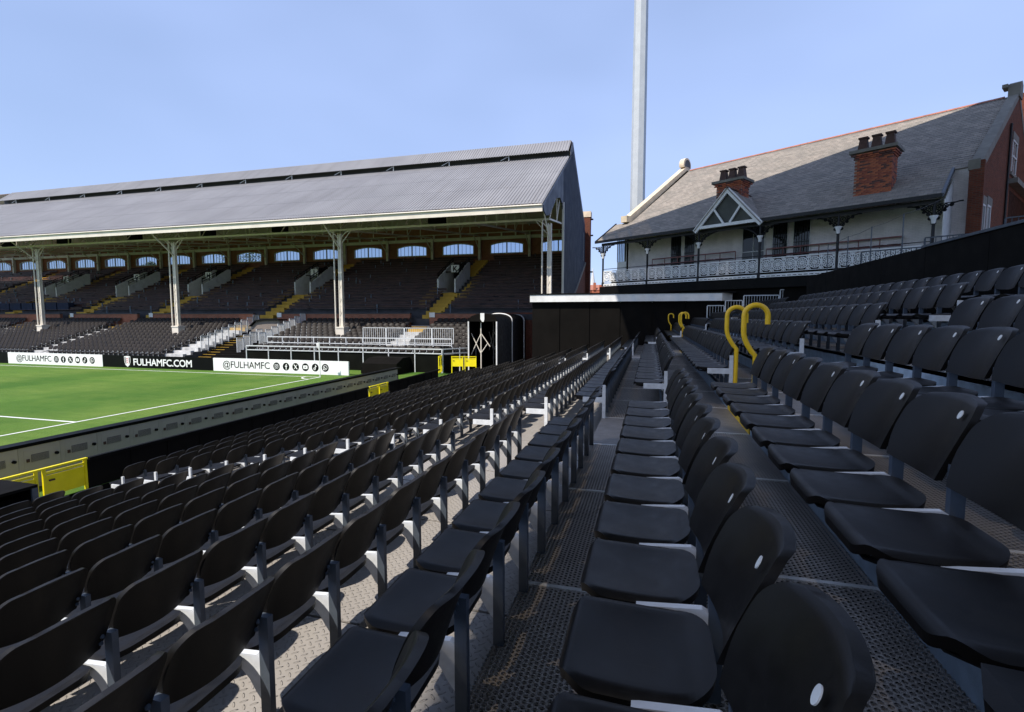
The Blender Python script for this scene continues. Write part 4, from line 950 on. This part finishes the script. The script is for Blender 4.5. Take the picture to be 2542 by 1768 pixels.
ac = [(8.565-1.66*math.cos(R(i*9)), .1, 7.78+.86*math.sin(R(i*9))) for i in range(21)]
MB().tube(ac, .05, 8).build('porch_arch', m_['iron'], pgo, 50)
# chimneys built brick by brick
bms = [MB().box(-.104, -.05, 0, .104, .05, .064).mesh('brick', m_[k]) for k in ('brick1', 'brick2', 'brick3')]
bsd = [MB().box(-.05, -.104, 0, .05, .104, .064).mesh('brick', m_[k]) for k in ('brick1', 'brick2', 'brick3')]
def chimney(x0, x1, w0, w1, zb, zt, nm):
    c = MB().box(x0+.012, w0+.012, zb-.6, x1-.012, w1-.012, zt).build('chimney', m_['mortar'], ct); c['label'] = nm
    z = zb-.35; row = 0
    while z < zt-.06:
        ex = 0 if z < zt-.3 else .045*(1+int((z-(zt-.3))/.076))
        nb = int(round((x1-x0+2*ex)/.22)); s_ = (x1-x0+2*ex)/nb; off = .5 if row % 2 else 0
        for i in range(nb + (1 if off else 0)):
            xc = x0-ex+s_*(i+.5-off)
            if xc-.1 < x0-ex-.06 or xc+.1 > x1+ex+.06:
                continue
            put('brick', random.choices(bms, (6, 4, 2))[0], c, (xc, w0-ex+.045+random.uniform(-.004, .004), z))
        nb = int(round((w1-w0+2*ex)/.22)); s_ = (w1-w0+2*ex)/nb
        for i in range(nb + (1 if not off else 0)):
            yc = w0-ex+s_*(i+(.5 if off else 0))
            if yc-.1 < w0-ex-.02 or yc+.1 > w1+ex+.06: continue
            put('brick', random.choices(bsd, (6, 4, 2))[0], c, (x1+ex-.045, yc, z))
        z += .076; row += 1
    MB().box(x0-.2, w0-.2, zt, x1+.2, w1+.2, zt+.14).build('cap', m_['grey_stone'], c)
    for i in range(3):
        xc = x0+.2+(x1-x0-.4)*i/2; yc = (w0+w1)/2
        q = MB(); h0, h1 = .21, .14; zz = zt+.14
        q.add([(xc-h0, yc-h0, zz), (xc+h0, yc-h0, zz), (xc+h0, yc+h0, zz), (xc-h0, yc+h0, zz), (xc-h1, yc-h1, zz+.62), (xc+h1, yc-h1, zz+.62), (xc+h1, yc+h1, zz+.62), (xc-h1, yc+h1, zz+.62)], [(0, 3, 2, 1), (4, 5, 6, 7), (0, 1, 5, 4), (1, 2, 6, 5), (2, 3, 7, 6), (3, 0, 4, 7)])
        q.box(xc-.19, yc-.19, zz+.621, xc+.19, yc+.19, zz+.69); q.build('chimney_pot', m_['terracotta'], c)
chimney(7.48, 8.9, .75, 1.75, 9.5, 11.3, 'smaller brick chimney behind the porch gable'); chimney(14.2, 15.65, .75, 1.75, 9.5, 11.4, 'larger brick chimney standing low on the slate roof')
# balcony benches
def bench(x0, x1, y, label):
    z = 5.8; t = thing('balcony_bench', (0, 0, 0), label, 'bench', 'tubular benches on the cottage balcony', 0, True)
    t.location = Matrix.Rotation(CA, 4, 'Z') @ Vector((x0, y, z)) + Vector((-3.27, 34.65, 0)); t.rotation_euler = (0, 0, CA); L = x1-x0
    MB().beam((0, .35, 1.72), (L, .35, 1.72), .06, .07).build('top_rail', m_['bench'], t)
    MB().beam((0, 0, 1.30), (L, 0, 1.30), .3, .06).build('seat_plank', m_['bench'], t)
    n = int(L/.8)
    for i in range(n+1): x = L*i/n; MB().beam((x, .33, .0), (x, .35, 1.685), .035, .035).build('leg', m_['bench'], t)
    for i in range(int(L/.55)): x = .25+.55*i; MB().box(x-.2, -.05, 1.331, x+.2, .12, 1.36).build('seat_pad', m_['bench'], t)
bench(2.9, 8.35, 1.2, 'oxblood tubular bench on the balcony left of the cottage door'); bench(9.95, 16.0, 1.45, 'oxblood tubular bench on the balcony right of the cottage door')
# ---------------------------------------------------------------- floodlight mast
ma = thing('floodlight_mast', (-1.62, 55, 0), 'tall pale grey octagonal mast rising behind the cottage', 'mast')
MB().lathe([(.82, -.5), (.78, 8), (.62, 60)], 8, (-1.62, 55, 0)).build('shaft', m_['mast'], ma)
# ---------------------------------------------------------------- far houses, church spire and trees
ch = thing('church_spire', (-17.5, 156, 0), 'pale distant church spire between the brick pier and the cottage', 'spire')
MB().lathe([(1.3, 9), (1.2, 12.5), (.9, 12.6), (.05, 18.6)], 8, (-17.5, 156, 0)).build('steeple', m_['slat'], ch); MB().box(-19.2, 154.5, 0, -15.8, 158, 9).build('tower', m_['grey_stone'], ch)
for x0, x1, lab in ((-19.5, -16.2, 'distant red brick house gable below the spire'), (-16.0, -12.5, 'distant red brick house with pale side right of the spire')):
    h = thing('distant_house', ((x0+x1)/2, 140, 0), lab, 'house', 'distant brick houses')
    MB().box(x0, 140, -.9, x1, 146, 11.0).build('wall', m_['brick1'], h); MB().prism([(140-.1, 11.0), (146.1, 11.0), (143, 12.6)], 'x', x0-.1, x1+.1).build('roof', m_['red_tile'], h)
    for i in range(2):
        c_ = MB().box(x0+.5+1.6*i, 139.7, 11.001, x0+1.2+1.6*i, 140.3, 13.0-.7*i).build('chimney', m_['brick1'], h)
        MB().box(x0+.6+1.5*i, 139.97, 8.5, x0+1.2+1.5*i, 139.99, 10).build('window', m_['slat'], h)
def tree(x, y, h, r, label):
    t = thing('street_tree', (x, y, 0), label, 'tree', 'trees behind the grandstand windows')
    tk = MB().tube([(x, y, -.9), (x+.1, y, h*.4), (x-.05, y+.1, h*.8)], [.3, .22, .08], 8)
    for i in range(5): a = i*1.3; tk.tube([(x, y, h*.45+.3*i), (x+r*.7*math.cos(a), y+r*.7*math.sin(a), h*.62+.4*i)], [.1, .03], 5)
    tk.build('trunk', m_['bark'], t, 60)
    lf = MB(); cl = [(Vector((random.gauss(0, .5), random.gauss(0, .5), random.uniform(-.7, .75)))*r, random.uniform(.3, .55)*r) for _ in range(16)]
    for _ in range(4200):
        c, q = random.choice(cl); d = Vector((random.gauss(0, 1), random.gauss(0, 1), random.gauss(0, 1))).normalized()*q*random.random()**.4; p = Vector((x, y, h*.78))+c+d
        a = Vector((random.gauss(0, 1), random.gauss(0, 1), random.gauss(0, 1))).normalized()*.11; b = a.orthogonal().normalized()*.07
        lf.add([p-a, p+b, p+a, p-b], [(0, 1, 2, 3)])
    lf.build('crown', m_['leaf'], t)
tree(-77, 63, 13.0, 2.3, 'green tree showing through the window left of the second column'); tree(-58, 62.5, 13.6, 3.2, 'green tree filling both panes of a grandstand window'); tree(-39.3, 62.5, 11.6, 1.7, 'green tree low in the window right of the third column')
